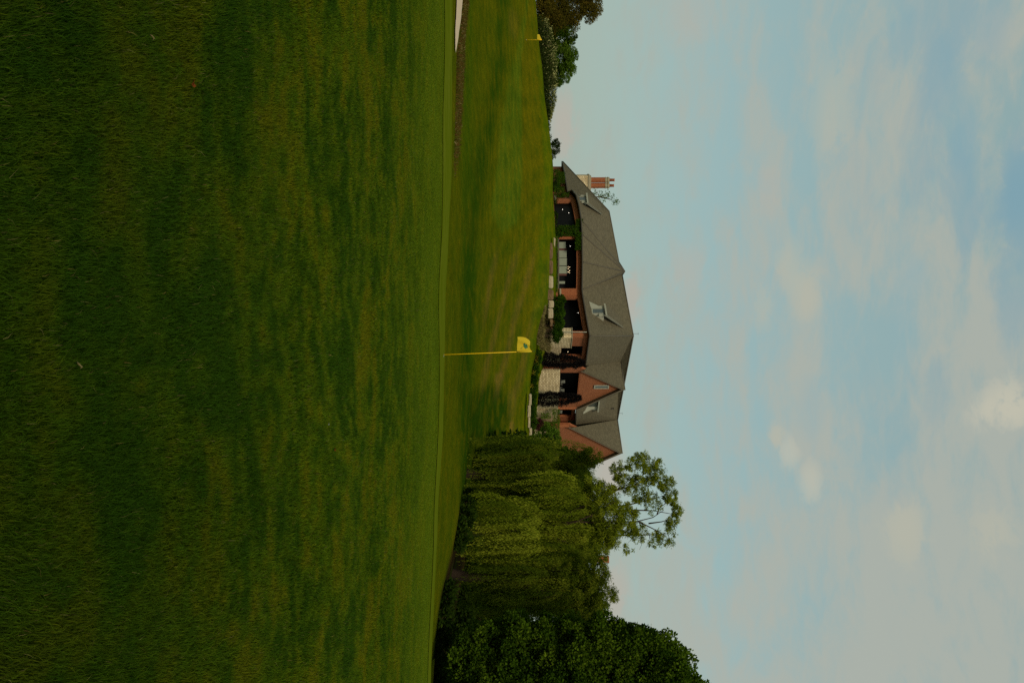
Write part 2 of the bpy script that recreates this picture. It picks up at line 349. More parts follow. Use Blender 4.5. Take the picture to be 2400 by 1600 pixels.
k = math_n(t, 'ADD', math_n(t, 'ADD', math_n(t, 'MULTIPLY', n1, .9), math_n(t, 'MULTIPLY', n2, .9)), math_n(t, 'MULTIPLY', n3, .5))
k = math_n(t, 'SUBTRACT', k, .15)
cc = N(t, 'ShaderNodeCombineXYZ')
for i_ in range(3): t.links.new(k, cc.inputs[i_])
sp = N(t, 'ShaderNodeSeparateXYZ'); t.links.new(pos, sp.inputs[0])
gap_dark = math_n(t, 'ADD', .5, math_n(t, 'MULTIPLY', ramp(t, sp.outputs[1], 9, 19), .5))       # ground colour darker under the near standing blades, for dark gaps
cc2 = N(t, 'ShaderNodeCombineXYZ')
for i_ in range(3): t.links.new(gap_dark, cc2.inputs[i_])
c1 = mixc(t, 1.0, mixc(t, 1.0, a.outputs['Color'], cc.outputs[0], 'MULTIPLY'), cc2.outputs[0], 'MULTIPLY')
c2 = mixc(t, ramp(t, n1, .5, .72), c1, mixc(t, 1.0, c1, (1.5, 1.05, .8), 'MULTIPLY'))
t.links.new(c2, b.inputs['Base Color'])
bp = N(t, 'ShaderNodeBump'); bp.inputs['Distance'].default_value = .12; bp.inputs['Strength'].default_value = .7
t.links.new(math_n(t, 'ADD', n2, n1), bp.inputs['Height']); t.links.new(bp.outputs[0], b.inputs['Normal'])
M['turf'] = m
def spread(a, b, s, lim, g_=1.25):
    c = list(np.arange(a, b+s/2, s)); d = s; lo = a; hi = b
    while hi < lim: d *= g_; hi += d; lo -= d; c.append(hi); c.insert(0, lo)
    return np.array(c)
ys = [-40, -20, -10, -4] + list(np.arange(0, 40, .4)) + list(np.arange(40, 150, .55)); d = .55
while ys[-1] < 5500: d *= 1.22; ys.append(ys[-1]+d)
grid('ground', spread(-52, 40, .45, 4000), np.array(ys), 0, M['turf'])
# putting green collar along the crest
m, t, b = mat('putting_turf', 1.0, 0.0); g = N(t, 'ShaderNodeNewGeometry'); n = noise(t, mapping(t, g.outputs['Position'], (1, .3, 1)), 9, 5, .7)
n_b = noise(t, mapping(t, g.outputs['Position'], (.5, 3, 1)), 1.2, 5, .7)
t.links.new(mixc(t, ramp(t, n_b, .35, .65), mixc(t, n, (.070, .098, .002), (.088, .115, .004)), mixc(t, n, (.080, .108, .003), (.135, .150, .014))), b.inputs['Base Color']); M['putt'] = m
grid('putting_green', np.arange(-14, 15, .15), np.arange(19.5, 25.3, .06), .012, M['putt'],
     lambda x, y: (y > 21.9+.35*np.sin(x*.35)+.2*np.sin(x*1.7)+np.where(x > 2, np.minimum(x-2, 3)*-.1, 0)) & (y < 25))
# bunker
def inb(x, y):
    U = 800+F*x/y; c = 49-.02*(U-0); w = np.interp(U, [-700, -100, 0, 60, 125], [6, 5.2, 4.4, 2.6, 0]); ce = np.interp(U, [-700, 0, 60, 125], [51, 50.2, 48.6, 46.6])
    return (np.abs(y-ce) < w+.25*np.sin(x*2.1)*np.minimum(w, 1)) & (w > .05)
grid('sand_bunker', np.arange(-34, -11, .2), np.arange(42, 58, .2), .05, M['sand'], inb)

# ---------------------------------------------------------------- blades of grass
M['blade'] = None
m, t, b = mat('grass_blade', .75, .05)
a = N(t, 'ShaderNodeAttribute', attribute_name='turf'); t.links.new(a.outputs['Color'], b.inputs['Base Color'])
tr = N(t, 'ShaderNodeBsdfTranslucent'); t.links.new(mixc(t, 1.0, a.outputs['Color'], (1.3, 1.5, .6), 'MULTIPLY'), tr.inputs[0])
mx = N(t, 'ShaderNodeMixShader'); mx.inputs[0].default_value = .3
t.links.new(b.outputs[0], mx.inputs[1]); t.links.new(tr.outputs[0], mx.inputs[2]); t.links.new(mx.outputs[0], t.nodes['Material Output'].inputs[0])
M['blade'] = m
def blades(name, x, y, h, w, cols, lean, label, cat):
    n = len(x); z = gz(x, y)-.004; th = rng.uniform(0, 2*np.pi, n); side = np.stack([np.cos(th), np.sin(th), np.zeros(n)], 1)
    th2 = rng.uniform(0, 2*np.pi, n); ln = rng.normal(0, 1, n)*lean
    wind = fbm(x, y, .9, 31)*6.28; d = np.stack([np.cos(th2)*np.abs(ln)+.22*lean*np.cos(wind), np.sin(th2)*np.abs(ln)+.22*lean*np.sin(wind), np.ones(n)], 1)
    base = np.stack([x, y, z], 1); mid = base+d*(h*.55)[:, None]*[.6, .6, 1]; tip = base+d*h[:, None]*[1.35, 1.35, .95]
    s1 = side*(w/2)[:, None]; s2 = side*(w*.38)[:, None]
    v = np.stack([base-s1, base+s1, mid+s2, mid-s2, tip], 1).reshape(-1, 3); o = (np.arange(n)*5)[:, None, None]
    f = (np.array([[0, 1, 2], [0, 2, 3], [3, 2, 4]])[None]+o).reshape(-1, 3)
    col = np.repeat(np.concatenate([cols, np.ones((n, 1))], 1), 5, 0)
    return tag(arr_mesh(name, v, len(f), 3, M['blade'], None, {'turf': col}, False, f), label, cat, kind='stuff')
X_, Y_, H_, W_ = [], [], [], []
for (r0, r1, dens, w) in ((2.4, 4.5, 17000, .0027), (4.5, 7, 11000, .0035), (7, 11, 6500, .0045), (11, 16, 4200, .0055), (16, 23, 2600, .007)):
    wd = .37*r1+.8; n = int((r1-r0)*2*wd*dens); y = rng.uniform(r0, r1, n); x = rng.uniform(-wd, wd, n); k = (np.abs(x) < .36*y+.7) & (rng.random(n) < np.interp(y+.25*np.sin(x*2.3), [19.8, 22.9], [1, 0]))
    x, y = x[k], y[k]; X_.append(x); Y_.append(y)
    hh = rng.uniform(.6, 1.15, len(x))*(.030+.020*fbm(x, y, 1.6, 3)); hh *= np.interp(y, [9, 16, 22.6], [1, .75, .3]); H_.append(hh); W_.append(np.full(len(x), w)*rng.uniform(.7, 1.3, len(x)))
X_, Y_, H_, W_ = map(np.concatenate, (X_, Y_, H_, W_))
cb = turf_colour(X_, Y_)*1.5; br = 1+(rng.uniform(-.42, .5, len(X_))*np.interp(Y_, [8, 20], [1, .35])); cb = cb*br[:, None]
dry = rng.random(len(X_)) < .010; cb[dry] = np.array([.13, .12, .04])*rng.uniform(.5, 1.3, (dry.sum(), 1))
yl = rng.random(len(X_)) < .18; cb[yl] *= np.array([1.35, 1.12, 1.0])
blades('rough_grass', X_, Y_, H_, W_, cb, .42, 'short mottled green rough turf filling the foreground', 'grass')
# fescue behind the bunker
n = 60000; U = -120+rng.uniform(0, 1, n)**1.5*560; ce = np.interp(U, [-100, 0, 60, 125, 300, 520], [57.2, 56.5, 53.5, 49, 47.5, 47]); wdt = np.interp(U, [-100, 0, 125, 300, 430, 520], [5, 4.5, 7.5, 5, 2.5, .8])
y = ce+(rng.beta(1.6, 2.0, n)*1.25-.08)*wdt; x = (U-800)/F*y; k = (fbm(x, y, .8, 13) > .30) & (rng.random(len(x)) < (.35+fbm(x, y, 1.8, 14))*np.interp(800+F*x/y, [-100, 130, 420], [1, .8, .0])); x, y = x[k], y[k]
h = rng.uniform(.06, .24, len(x))*np.clip(fbm(x, y, 1.1, 8)*1.7, .3, 1.2); cf = np.where(rng.random((len(x), 1)) < .55, np.array([[.10, .052, .012]]), np.array([[.07, .07, .008]]))*rng.uniform(.6, 1.5, (len(x), 1))
li = rng.random(len(x)) < .05; cf[li] = [.3, .24, .1]
blades('fescue', x, y, h, np.full(len(x), .028), cf, .5, 'reddish brown long fescue above the white sand bunker', 'long grass')

# ---------------------------------------------------------------- foliage tools
def leaf_mesh(name, Cn, D, L, Wd, tint, m, parent=None):
    n = len(Cn); D = D/np.maximum(np.linalg.norm(D, axis=1, keepdims=True), 1e-6)
    r = rng.normal(0, 1, (n, 3)); S = np.cross(D, r); S /= np.maximum(np.linalg.norm(S, axis=1, keepdims=True), 1e-6)
    L = np.broadcast_to(L, (n,))[:, None]; Wd = np.broadcast_to(Wd, (n,))[:, None]
    v = np.stack([Cn, Cn+D*L*.5+S*Wd*.5, Cn+D*L, Cn+D*L*.5-S*Wd*.5], 1).reshape(-1, 3)
    if parent is not None: pass
    f = np.arange(n*4).reshape(-1, 4)
    return arr_mesh(name, v, n, 4, m, parent, {'tint': np.repeat(np.clip(tint, 0, 1), 4)}, False, f)
def sphere_dirs(n, up=-1.0):
    d = rng.normal(0, 1, (int(n*3)+20, 3)); d /= np.linalg.norm(d, axis=1, keepdims=True); d = d[d[:, 2] > up][:n]; return d
def clumps(lobes, per, sub=(.22, .42), fill=.25, up=-.6, lumps=26):
    """points spread over many small lumps that sit on big lobes (cx,cy,cz,rx,ry,rz); returns points, outward dirs, lump tint"""
    pts, outs, tn = [], [], []
    for (cx, cy, cz, rx, ry, rz) in lobes:
        c = np.array([cx, cy, cz]); r = np.array([rx, ry, rz]); vol = (rx*ry*rz)**(1/3)
        nl = max(8, int(lumps*(vol/2.0)**1.3)) if lumps else 8; nl = min(nl, 150)
        d = sphere_dirs(nl, up); nl = len(d)
        lc = c+d*r*rng.uniform(.45, .98, (nl, 1))**.6; lr = rng.uniform(sub[0], sub[1], nl)*min(vol, 2.6)
        k = int(per*vol**2/nl)+3
        for i in range(nl):
            dd = sphere_dirs(k); rad = lr[i]*rng.uniform(.25, 1.05, (len(dd), 1))**.5
            pts.append(lc[i]+dd*rad*[1, 1, .8]); outs.append(dd*.7+d[i]*.6); tn.append(np.full(len(dd), rng.uniform(.25, .75)))
        kf = int(per*vol**2*fill); dd = sphere_dirs(kf); pts.append(c+dd*r*rng.uniform(.2, .9, (len(dd), 1))); outs.append(dd); tn.append(rng.uniform(.2, .6, len(dd)))
    return np.concatenate(pts), np.concatenate(outs), np.concatenate(tn)
def lob(U, V, rU, rV, y, ry=None):
    s = y/F; p = P(U, V, y); return (p.x, p.y, p.z, rU*s, (ry if ry else max(rU, rV)*s*.9), rV*s)
def limbs(mb, base, tops, r0, bend=.25, twigs=3):
    base = Vector(base)
    for tpt in tops:
        tpt = Vector(tpt); d = tpt-base; L = d.length; pts = []
        off = Vector((random.uniform(-1, 1), random.uniform(-1, 1), random.uniform(.2, 1)))*L*bend*.5
        for i in range(7):
            s = i/6; pts.append(base+d*s+off*math.sin(s*math.pi)*(1-.3*s)+Vector((random.uniform(-1, 1), random.uniform(-1, 1), 0))*L*.012*(0 < i < 6))
        mb.tube(pts, [max(.012, r0*(1-.86*i/6)) for i in range(7)], 6)
        for k in range(twigs):
            s = random.randint(3, 6); q = pts[s]; e = q+Vector((random.uniform(-1, 1), random.uniform(-1, 1), random.uniform(-.2, .5))).normalized()*min(L*random.uniform(.1, .2), 1.0)
            mb.tube([q, (q+e)/2+Vector((0, 0, L*.02)), e], [r0*.22, r0*.13, .008], 5)
def broad_tree(name, label, cat, base, lobes, m, per, leaf, trunk_r=.3, group=None, bark='bark', lumps=26, up=-.6, sub=(.22, .42), fill=.25, fork=.35, wid=.6):
    t = thing(name, label, cat, base, group); b_ = Vector(base)
    p, o, tn = clumps(lobes, per, sub, fill, up, lumps)
    tn = tn+rng.uniform(-.25, .25, len(tn)); D = o+rng.normal(0, .6, o.shape)+[0, 0, -.15]
    leaf_mesh('crown', p, D, leaf*rng.uniform(.6, 1.3, len(p)), leaf*wid*rng.uniform(.7, 1.3, len(p)), tn, m, t)
    mb = MB(); top = max(l[2]+l[5] for l in lobes); cx = sum(l[0] for l in lobes)/len(lobes); cy = sum(l[1] for l in lobes)/len(lobes)
    H = top-b_.z; fk = b_+Vector(((cx-b_.x)*.35, (cy-b_.y)*.35, H*fork))
    mb.tube([b_-Vector((0, 0, .4)), b_+Vector((0, 0, .15)), (b_+fk)/2+Vector((random.uniform(-1, 1)*H*.015, 0, 0)), fk], [trunk_r*1.5, trunk_r*1.1, trunk_r*.85, trunk_r*.7], 10)
    limbs(mb, fk-Vector((0, 0, .1)), [(l[0], l[1], l[2]+l[5]*.3) for l in lobes], trunk_r*.5)
    mb.build('trunk', M[bark], t); return t

# ---------------------------------------------------------------- flagsticks
def flagstick(U, y, Vtop, Utop, label, emblem, near, topy=None):
    b0 = GU(U, y); t = thing('golf_flagstick', label, 'golf flag', b0, 'golf flagsticks'); L = None
    top = P(Utop, Vtop, y); L = (top-b0).length; d = (top-b0).normalized(); r = .0105 if near else .02
    mb = MB(); mb.tube([b0-d*.1, b0+d*(L*.5), b0+d*L], [r*1.1, r, r*.8], 10); mb.build('pole', M['yellow'], t)
    mb = MB(); mb.tube([b0+d*L, b0+d*(L+.075)], [r*.6, r*.3], 8); mb.build('pole_tip', M['iron'], t)
    mb = MB(); mb.lathe(b0+Vector((0, 0, .004)), [(.054, -.05), (.054, .008), (.048, .008)], 20); mb.build('cup', M['cup'], t)
    # cloth: pixel-shaped outline given in metres from the pole (a outwards/left, h up the pole)
    fh, fw = (.345, .36) if near else (.52, .62); nx, nz = 18, 14; v = []; h0 = L-.36 if near else L-.53
    def pt(a, q, lift=0):
        # q 0..1 up the pole; a 0..1 outwards; top edge droops towards the fly end
        hb = h0+.008*a; ht = h0+fh-.04*math.sin(min(1, a*2.2)*math.pi/2); w = fw*(1-.30*q**3.0)
        if not near: hb = h0; ht = h0+fh*(1-.55*a); w = fw*(1-.0*q)
        hz = hb+(ht-hb)*q; wave = .035*math.sin(a*5.5+q*1.6)*a+.012*math.sin(a*13+q*4)*a
        return b0+d*hz+Vector((-w*a, wave-lift, -.01*math.sin(a*6)*a))
    for j in range(nz+1):
        for i in range(nx+1): v.append(pt(i/nx, j/nz))
    f = [(j*(nx+1)+i, j*(nx+1)+i+1, (j+1)*(nx+1)+i+1, (j+1)*(nx+1)+i) for j in range(nz) for i in range(nx)]
    mb = MB(); mb.v = [tuple(p) for p in v]+[tuple(p+Vector((0, .002, 0))) for p in v]; o = len(v)
    mb.f = f+[tuple(o+k for k in q[::-1]) for q in f]; mb.sm = [True]*len(mb.f); cl = mb.build('flag_cloth', M['flag'], t)
    mb = MB(); mb.tube([b0+d*(h0-.005), b0+d*(h0+fh)], r*1.9, 10); mb.build('flag_sleeve', M['flag'] if near else M['yellow'], t)
    if emblem:
        e = MB()
        def leafp(ca, cq, ra, rq, rot, n=12):
            pts = []
            for k in range(n):
                th = 2*math.pi*k/n; rr = 1+.18*math.cos(2*th); u = ra*rr*math.cos(th); w = rq*rr*math.sin(th)
                pts.append(pt(ca+u*math.cos(rot)-w*math.sin(rot), cq+u*math.sin(rot)+w*math.cos(rot), .004))
            e.poly(pts)
        for (ca, cq, ra, rq, ro) in ((.45, .72, .10, .07, .3), (.34, .60, .11, .075, -.5), (.53, .56, .08, .06, .9), (.37, .80, .09, .05, -.2), (.30, .70, .07, .07, 0), (.43, .63, .09, .10, .2)): leafp(ca, cq, ra, rq, ro)
        e.build('emblem', M['emblem'], cl)
        for (a0, q0, a1, q1, w) in ((.24, .66, .17, .62, .018), (.30, .42, .24, .36, .020), (.22, .36, .19, .28, .022), (.14, .42, .16, .30, .012), (.40, .50, .33, .46, .012)):
            e = MB(); e.poly([pt(a0, q0, .005), pt(a0+w, q0-w, .005), pt(a1+w, q1-w, .005), pt(a1, q1, .005)]); e.build('emblem_stem', M['emblemdark'], cl)
    return t
flagstick(831, 23.9, 1247, 823, 'large yellow flag with green clover emblem on a leaning pole at the near green edge', True, True)
flagstick(94, 114.5, 1270, 94, 'small plain yellow flag far up the hillside before the silvery hedge', False, False)
# ---------------------------------------------------------------- litter in the grass
def litter(name, U, V, s, m, label, cat, kind='leaf'):
    y = 1.6*F/(1200-V); p = GU(U, y)+Vector((0, 0, .035)); mb = MB()
    if kind == 'leaf':
        n = 14; top = []
        for k in range(n):
            th = 2*math.pi*k/n; rr = s*(.55+.45*abs(math.cos(th*2.5))); top.append(p+Vector((rr*math.cos(th), rr*math.sin(th), s*.35*math.sin(th*2)+.003)))
        for k in range(n): mb.prism([p+Vector((0, 0, s*.1)), top[k], top[(k+1) % n]], (0, 0, -.0015))
        mb.tube([p, p+Vector((s*.6, -s*1.1, .01))], .0015, 5)
    else:
        mb.tube([p+Vector((-s*.3, 0, 0)), p+Vector((s*.1, -s*.4, .012)), p+Vector((s*.5, -s*.1, .02)), p+Vector((s*.9, s*.3, .008))], [.002, .004, .0035, .001], 6)
    return tag(mb.build(name, m), label, cat)
litter('fallen_leaf', 196, 430, .020, M['leafbrown'], 'curled red-brown leaf on the dark grass at left', 'leaf')
litter('fallen_leaf', 1052, 770, .016, M['leafbrown'], 'tiny red-brown leaf on the grass right of the yellow flag', 'leaf')
litter('straw_clipping', 852, 155, .022, M['straw'], 'bent tan grass clipping closest to the camera, below the large flag', 'grass clipping', 'straw')
litter('straw_clipping', 85, 326, .02, M['straw'], 'bent tan grass clipping near the left corner of the foreground', 'grass clipping', 'straw')
litter('petal', 993, 755, .010, M['white'], 'single white petal lying on the grass', 'petal')

exec_house = True
# ================================================================ clubhouse
house = thing('clubhouse', 'long brick and stone clubhouse with steep brown shingle roofs on the hilltop', 'clubhouse', (0, 136, 6))
nR = Vector((.79, -.61, 0))                     # outward normal of the right-hand front
E = {}
def ep(n, U, V, y): E[n] = P(U, V, y)
for a in (('E0', 379, 1319, 165), ('E1', 414, 1326, 157), ('E2', 450, 1332, 150), ('B1', 446, 1342, 147), ('B2', 458, 1352, 143), ('B3', 485, 1359, 140.5),
          ('B4', 517, 1364, 138.3), ('E3', 551, 1366, 136.8), ('E4', 614, 1367, 136), ('E5', 678, 1366, 136.5), ('E5b', 690, 1367, 136.3), ('E6', 787, 1384, 130),
          ('E7', 856, 1374, 137), ('L', 864, 1368, 136.5), ('AP', 907, 1464, 140.5), ('Rr', 955, 1356, 144.5), ('RB', 847, 1455, 144.5), ('VB', 856, 1380, 138),
          ('E8', 958, 1353, 146.2), ('E9', 995, 1350, 150.5), ('C', 787, 1484, 139), ('B_', 645, 1458, 145), ('B', 636, 1464, 143.5), ('R1', 614, 1450, 146.5),
          ('A', 495, 1427, 148), ('D', 983, 1447, 156), ('L2', 996, 1339, 146.8), ('AP2', 1056, 1458, 152.5), ('R2', 1111, 1329, 158.2), ('VB2', 1001, 1357, 149)): ep(*a)
# ---- roof
def roof_obj(name, facets, th=.22, m='roof', parent=house):
    mb = MB()
    for f in facets: mb.prism([E[k] if isinstance(k, str) else k for k in f], (0, 0, -th))
    return mb.build(name, M[m], parent)
bk = Vector((-.79, .61, 0))
def back(n, L, z): p = E[n]+bk*L; return Vector((p.x, p.y, z))
bC, bB, bA, bD, bAP2, bR2 = back('C', 9, 11), E['B_']+Vector((-2, 9, 0)), E['A']+Vector((4, 9, 0)), back('D', 9, 11), back('AP2', 14, 11), back('R2', 12, 10.3)
bB.z = 11; bA.z = 10.5
bC = E['C']+Vector((-3, 10, 0)); bC.z = 11
bE0 = E['E0']+Vector((6, 3, 0)); 
roof_obj('roof', [('E0', 'E1', 'A'), ('E1', 'E2', 'A'), ('E2', 'B1', 'A'), ('B1', 'B2', 'A'), ('B2', 'B3', 'A'), ('B3', 'B4', 'A'), ('B4', 'R1', 'A'), ('B4', 'B', 'R1'), ('B4', 'E3', 'B'),
                  ('E3', 'E4', 'B'), ('E4', 'E5', 'B'), ('E5', 'E5b', 'B_', 'B')[:3], ('E5', 'B_', 'B'), ('E5b', 'E6', 'C'), ('E5b', 'C', 'B_'),
                  ('E6', 'E7', 'RB'), ('E6', 'RB', 'C'), ('RB', 'D', 'C'), ('RB', 'VB', 'E8'), ('RB', 'E8', 'D'), ('E8', 'E9', 'D'), ('E7', 'VB', 'RB'),
                  ('A', 'R1', bA), ('R1', 'B', bB), ('B', 'B_', bB), ('R1', bB, bA), ('B_', 'C', bC), ('B_', bC, bB), ('C', 'D', bD), ('C', bD, bC), ('A', bA, bE0), ('A', bE0, 'E0')])
# gable roofs (with overhanging verge)
g1f = nR*.45
for nm, ff in (('gable_roof', [(E['L']+g1f, E['AP']+g1f, 'RB', 'VB')[:3], (E['L']+g1f, 'RB', 'VB'), (E['AP']+g1f, E['Rr']+g1f, E['Rr']+bk*1.2), (E['AP']+g1f, E['Rr']+bk*1.2, 'RB')]),
               ('gable_roof', [(E['L2']+g1f, E['AP2']+g1f, 'D'), (E['L2']+g1f, 'D', 'VB2'), (E['AP2']+g1f, E['R2']+g1f, bR2), (E['AP2']+g1f, bR2, 'D')])):
    roof_obj(nm, ff, .2)
# hip and ridge caps
mb = MB()
for a_, b_ in (('E6', 'C'), ('E3', 'B'), ('E4', 'B'), ('E5', 'B'), ('C', 'B_'), ('B', 'B_'), ('B', 'R1'), ('R1', 'A'), ('C', 'D'), ('B4', 'B'), ('E0', 'A')):
    mb.tube([E[a_]+Vector((0, 0, .02)), E[b_]+Vector((0, 0, .02))], .09, 6)
mb.tube([E['AP']+g1f, E['RB']], .09, 6); mb.tube([E['AP2']+g1f, E['D']], .09, 6)
M['ridge'] = simple('ridge_tile', (.10, .085, .06), .9); mb.build('ridge_cap', M['ridge'], house)
# gutters / fascia along the eaves
for ch in (('E0', 'E1', 'E2'), ('B1', 'B2', 'B3', 'B4', 'E3', 'E4', 'E5', 'E5b', 'E6', 'E7'), ('E8', 'E9')):
    mb = MB(); mb.tube([E[k]+Vector((0, -.06, -.12)) for k in ch], .11, 6); mb.build('gutter', M['gutter'], house)
M['verge'] = simple('verge_board', (.17, .14, .10), .7)
for (a_, b_) in (('L', 'AP'), ('AP', 'Rr'), ('L2', 'AP2'), ('AP2', 'R2')):
    p, q = E[a_]+g1f, E[b_]+g1f; mb = MB(); mb.prism([p-Vector((0, 0, .21)), q-Vector((0, 0, .21)), q-Vector((0, 0, .42)), p-Vector((0, 0, .42))], -nR*.06); mb.build('verge_board', M['verge'], house)
# ---- walls
FL = 8.25
def inset(p, d=.65, n=None): return p-(n if n else Vector((0, -1, 0)))*d
def wall(mb, p0, p1, z0, zt0, zt1, ops=(), th=.35):
    """vertical wall from p0 to p1; ops = (s0, s1, zbottom, depth below the eave or absolute top)"""
    d = Vector((p1.x-p0.x, p1.y-p0.y, 0)); n = Vector((d.y, -d.x, 0)).normalized()
    if n.y > 0: n = -n
    def q(s, z): return Vector((p0.x+d.x*s, p0.y+d.y*s, z))
    zt = lambda s: zt0+(zt1-zt0)*s
    cur = 0
    for (s0, s1, zb, dd) in sorted(ops):
        if s0 > cur+.001: mb.prism([q(cur, z0), q(s0, z0), q(s0, zt(s0)), q(cur, zt(cur))], -n*th)
        tops = (lambda s: dd) if dd > 5 else (lambda s: zt(s)-dd)
        if zb > z0: mb.prism([q(s0, z0), q(s1, z0), q(s1, zb), q(s0, zb)], -n*th)
        mb.prism([q(s0, tops(s0)), q(s1, tops(s1)), q(s1, zt(s1)), q(s0, zt(s0))], -n*th); cur = s1
    if cur < .999: mb.prism([q(cur, z0), q(1, z0), q(1, zt1), q(cur, zt(cur))], -n*th)
def sU(p0, p1, U):
    k = (U-800)/F; return (k*p0.y-p0.x)/((p1.x-p0.x)-k*(p1.y-p0.y))
def sc(mb, p0, p1, s0, s1, z0, z1, dep):
    d = Vector((p1.x-p0.x, p1.y-p0.y, 0)); n = Vector((d.y, -d.x, 0)).normalized()
    if n.y > 0: n = -n
    a_ = Vector((p0.x, p0.y, 0))+d*s0-n*dep; b_ = Vector((p0.x, p0.y, 0))+d*s1-n*dep
    mb.prism([a_+Vector((0, 0, z0)), b_+Vector((0, 0, z0)), b_+Vector((0, 0, z1)), a_+Vector((0, 0, z1))], -n*.05)
wb = MB(); scr = MB()
def W2(n, d=.6):
    p = E[n].copy(); return p
names = ['E0', 'E1', 'E2', 'B1', 'B2', 'B3', 'B4', 'E3', 'E4', 'E5', 'E5b', 'E6', 'E7', 'L']
def off(p, dx, dy): return Vector((p.x+dx, p.y+dy, p.z-.18))
w = {'E0': off(E['E0'], .8, .4), 'E1': off(E['E1'], .45, .6), 'E2': off(E['E2'], .3, .6), 'B1': off(E['B1'], .5, .5), 'B2': off(E['B2'], .45, .6), 'B3': off(E['B3'], .3, .65),
     'B4': off(E['B4'], .15, .65), 'E3': off(E['E3'], .1, .7), 'E4': off(E['E4'], 0, .7), 'E5': off(E['E5'], 0, .7), 'E5b': off(E['E5b'], .05, .75), 'E6': off(E['E6'], 0, .95), 'E7': off(E['E7'], -.45, .5)}
def seg(a_, b_, ops=(), z0=4.0, dep=.5, screen=True):
    p0, p1 = w[a_], w[b_]; o = []
    for (U0, U1, zb, dd) in ops:
        s0 = max(0, sU(p0, p1, U0)) if U0 is not None else 0; s1 = min(1, sU(p0, p1, U1)) if U1 is not None else 1
        o.append((s0, s1, zb, dd)); 
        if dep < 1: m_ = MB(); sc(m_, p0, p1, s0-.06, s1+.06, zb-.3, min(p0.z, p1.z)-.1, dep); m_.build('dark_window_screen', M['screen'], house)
    wall(wb, p0, p1, z0, p0.z, p1.z, o)
seg('E0', 'E1'); seg('E1', 'E2', [(415, 440, 7.3, .75)]); seg('E2', 'B1')
seg('B1', 'B2'); seg('B2', 'B3', [(472, None, 7.6, .72)]); seg('B3', 'B4', [(None, None, 7.6, .72)]); seg('B4', 'E3', [(None, 533, 7.6, .72)])
DP = 2.2; noscr = True
seg('E3', 'E4', [(560, None, 7.7, .68)], dep=DP); seg('E4', 'E5', [(None, 676, 7.7, .68)], dep=DP); seg('E5', 'E5b')
seg('E5b', 'E6', [(698, 775, 8.2, .62)], dep=DP); seg('E6', 'E7', [(811, 835, FL, .55)], dep=DP)
# gable fronts and bay beyond
gp = {k: E[k]-nR*.1 for k in ('L', 'Rr', 'AP', 'E8', 'E9', 'L2', 'R2', 'AP2')}
def gable(Lk, Rk, Ak, ops, z0):
    p0, p1, ap = gp[Lk], gp[Rk], gp[Ak]; zb = min(p0.z, p1.z)-.3
    q0 = Vector((p0.x, p0.y, zb)); q1 = Vector((p1.x, p1.y, zb)); wall(wb, q0, q1, z0, zb, zb, ops)
    dl = (Vector((p1.x, p1.y, 0))-Vector((p0.x, p0.y, 0))).normalized()
    wb.prism([q0+Vector((0, 0, .001)), q1+Vector((0, 0, .001)), Vector((p1.x, p1.y, p1.z-.25)), Vector((ap.x, ap.y, ap.z-.3)), Vector((p0.x, p0.y, p0.z-.25))], -nR*.35)
    return q0, q1
p0, p1 = gp['L'], gp['Rr']
s0, s1 = sU(p0, p1, 873), sU(p0, p1, 938); gable('L', 'Rr', 'AP', [(s0, s1, FL, 10.9)], 4)

w['E8'] = E['E8']+bk*.7-Vector((0, 0, .18)); w['E9'] = E['E9']+bk*.7-Vector((0, 0, .18)); w['Rw'] = gp['Rr'].copy(); w['Rw'].z = w['E8'].z
w['L2w'] = gp['L2'].copy(); w['L2w'].z = 10
seg('E8', 'E9', [(957, 976, 8.4, .55)], dep=1.6)
gable('L2', 'R2', 'AP2', [], 3)
wall(wb, w['Rw'], w['E8'], 4, w['E8'].z, w['E8'].z); wall(wb, w['E9'], Vector((gp['L2'].x, gp['L2'].y, 0)), 3, 10, 10)
# rear and end walls
for (a_, b_) in ((w['E0'], bE0+Vector((.3, -.6, 0))), (bE0, bA), (bA, bB), (bB, bC), (bC, bD), (gp['R2'], bR2)): wall(wb, a_, b_, 1, 10.0, 10.0)
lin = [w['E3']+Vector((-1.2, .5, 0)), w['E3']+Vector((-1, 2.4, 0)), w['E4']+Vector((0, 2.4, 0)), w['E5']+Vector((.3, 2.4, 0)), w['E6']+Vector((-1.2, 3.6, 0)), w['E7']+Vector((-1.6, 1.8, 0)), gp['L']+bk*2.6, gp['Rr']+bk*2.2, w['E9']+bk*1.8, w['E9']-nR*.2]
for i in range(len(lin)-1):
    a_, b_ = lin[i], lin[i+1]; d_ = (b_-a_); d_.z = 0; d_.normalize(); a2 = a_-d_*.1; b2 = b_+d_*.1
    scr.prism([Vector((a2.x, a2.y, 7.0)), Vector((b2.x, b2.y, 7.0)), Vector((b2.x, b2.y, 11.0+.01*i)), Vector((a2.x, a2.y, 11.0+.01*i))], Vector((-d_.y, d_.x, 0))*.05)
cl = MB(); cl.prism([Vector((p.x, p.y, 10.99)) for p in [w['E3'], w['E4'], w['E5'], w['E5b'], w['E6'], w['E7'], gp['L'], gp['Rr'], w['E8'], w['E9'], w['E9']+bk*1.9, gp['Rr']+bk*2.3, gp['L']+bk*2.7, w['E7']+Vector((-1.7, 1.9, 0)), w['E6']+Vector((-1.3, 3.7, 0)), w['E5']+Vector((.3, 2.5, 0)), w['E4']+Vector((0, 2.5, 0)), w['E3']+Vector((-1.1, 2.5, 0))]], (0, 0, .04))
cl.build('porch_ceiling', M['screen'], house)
wb.build('brick_wall', M['brick'], house); scr.build('dark_window_screen', M['screen'], house)
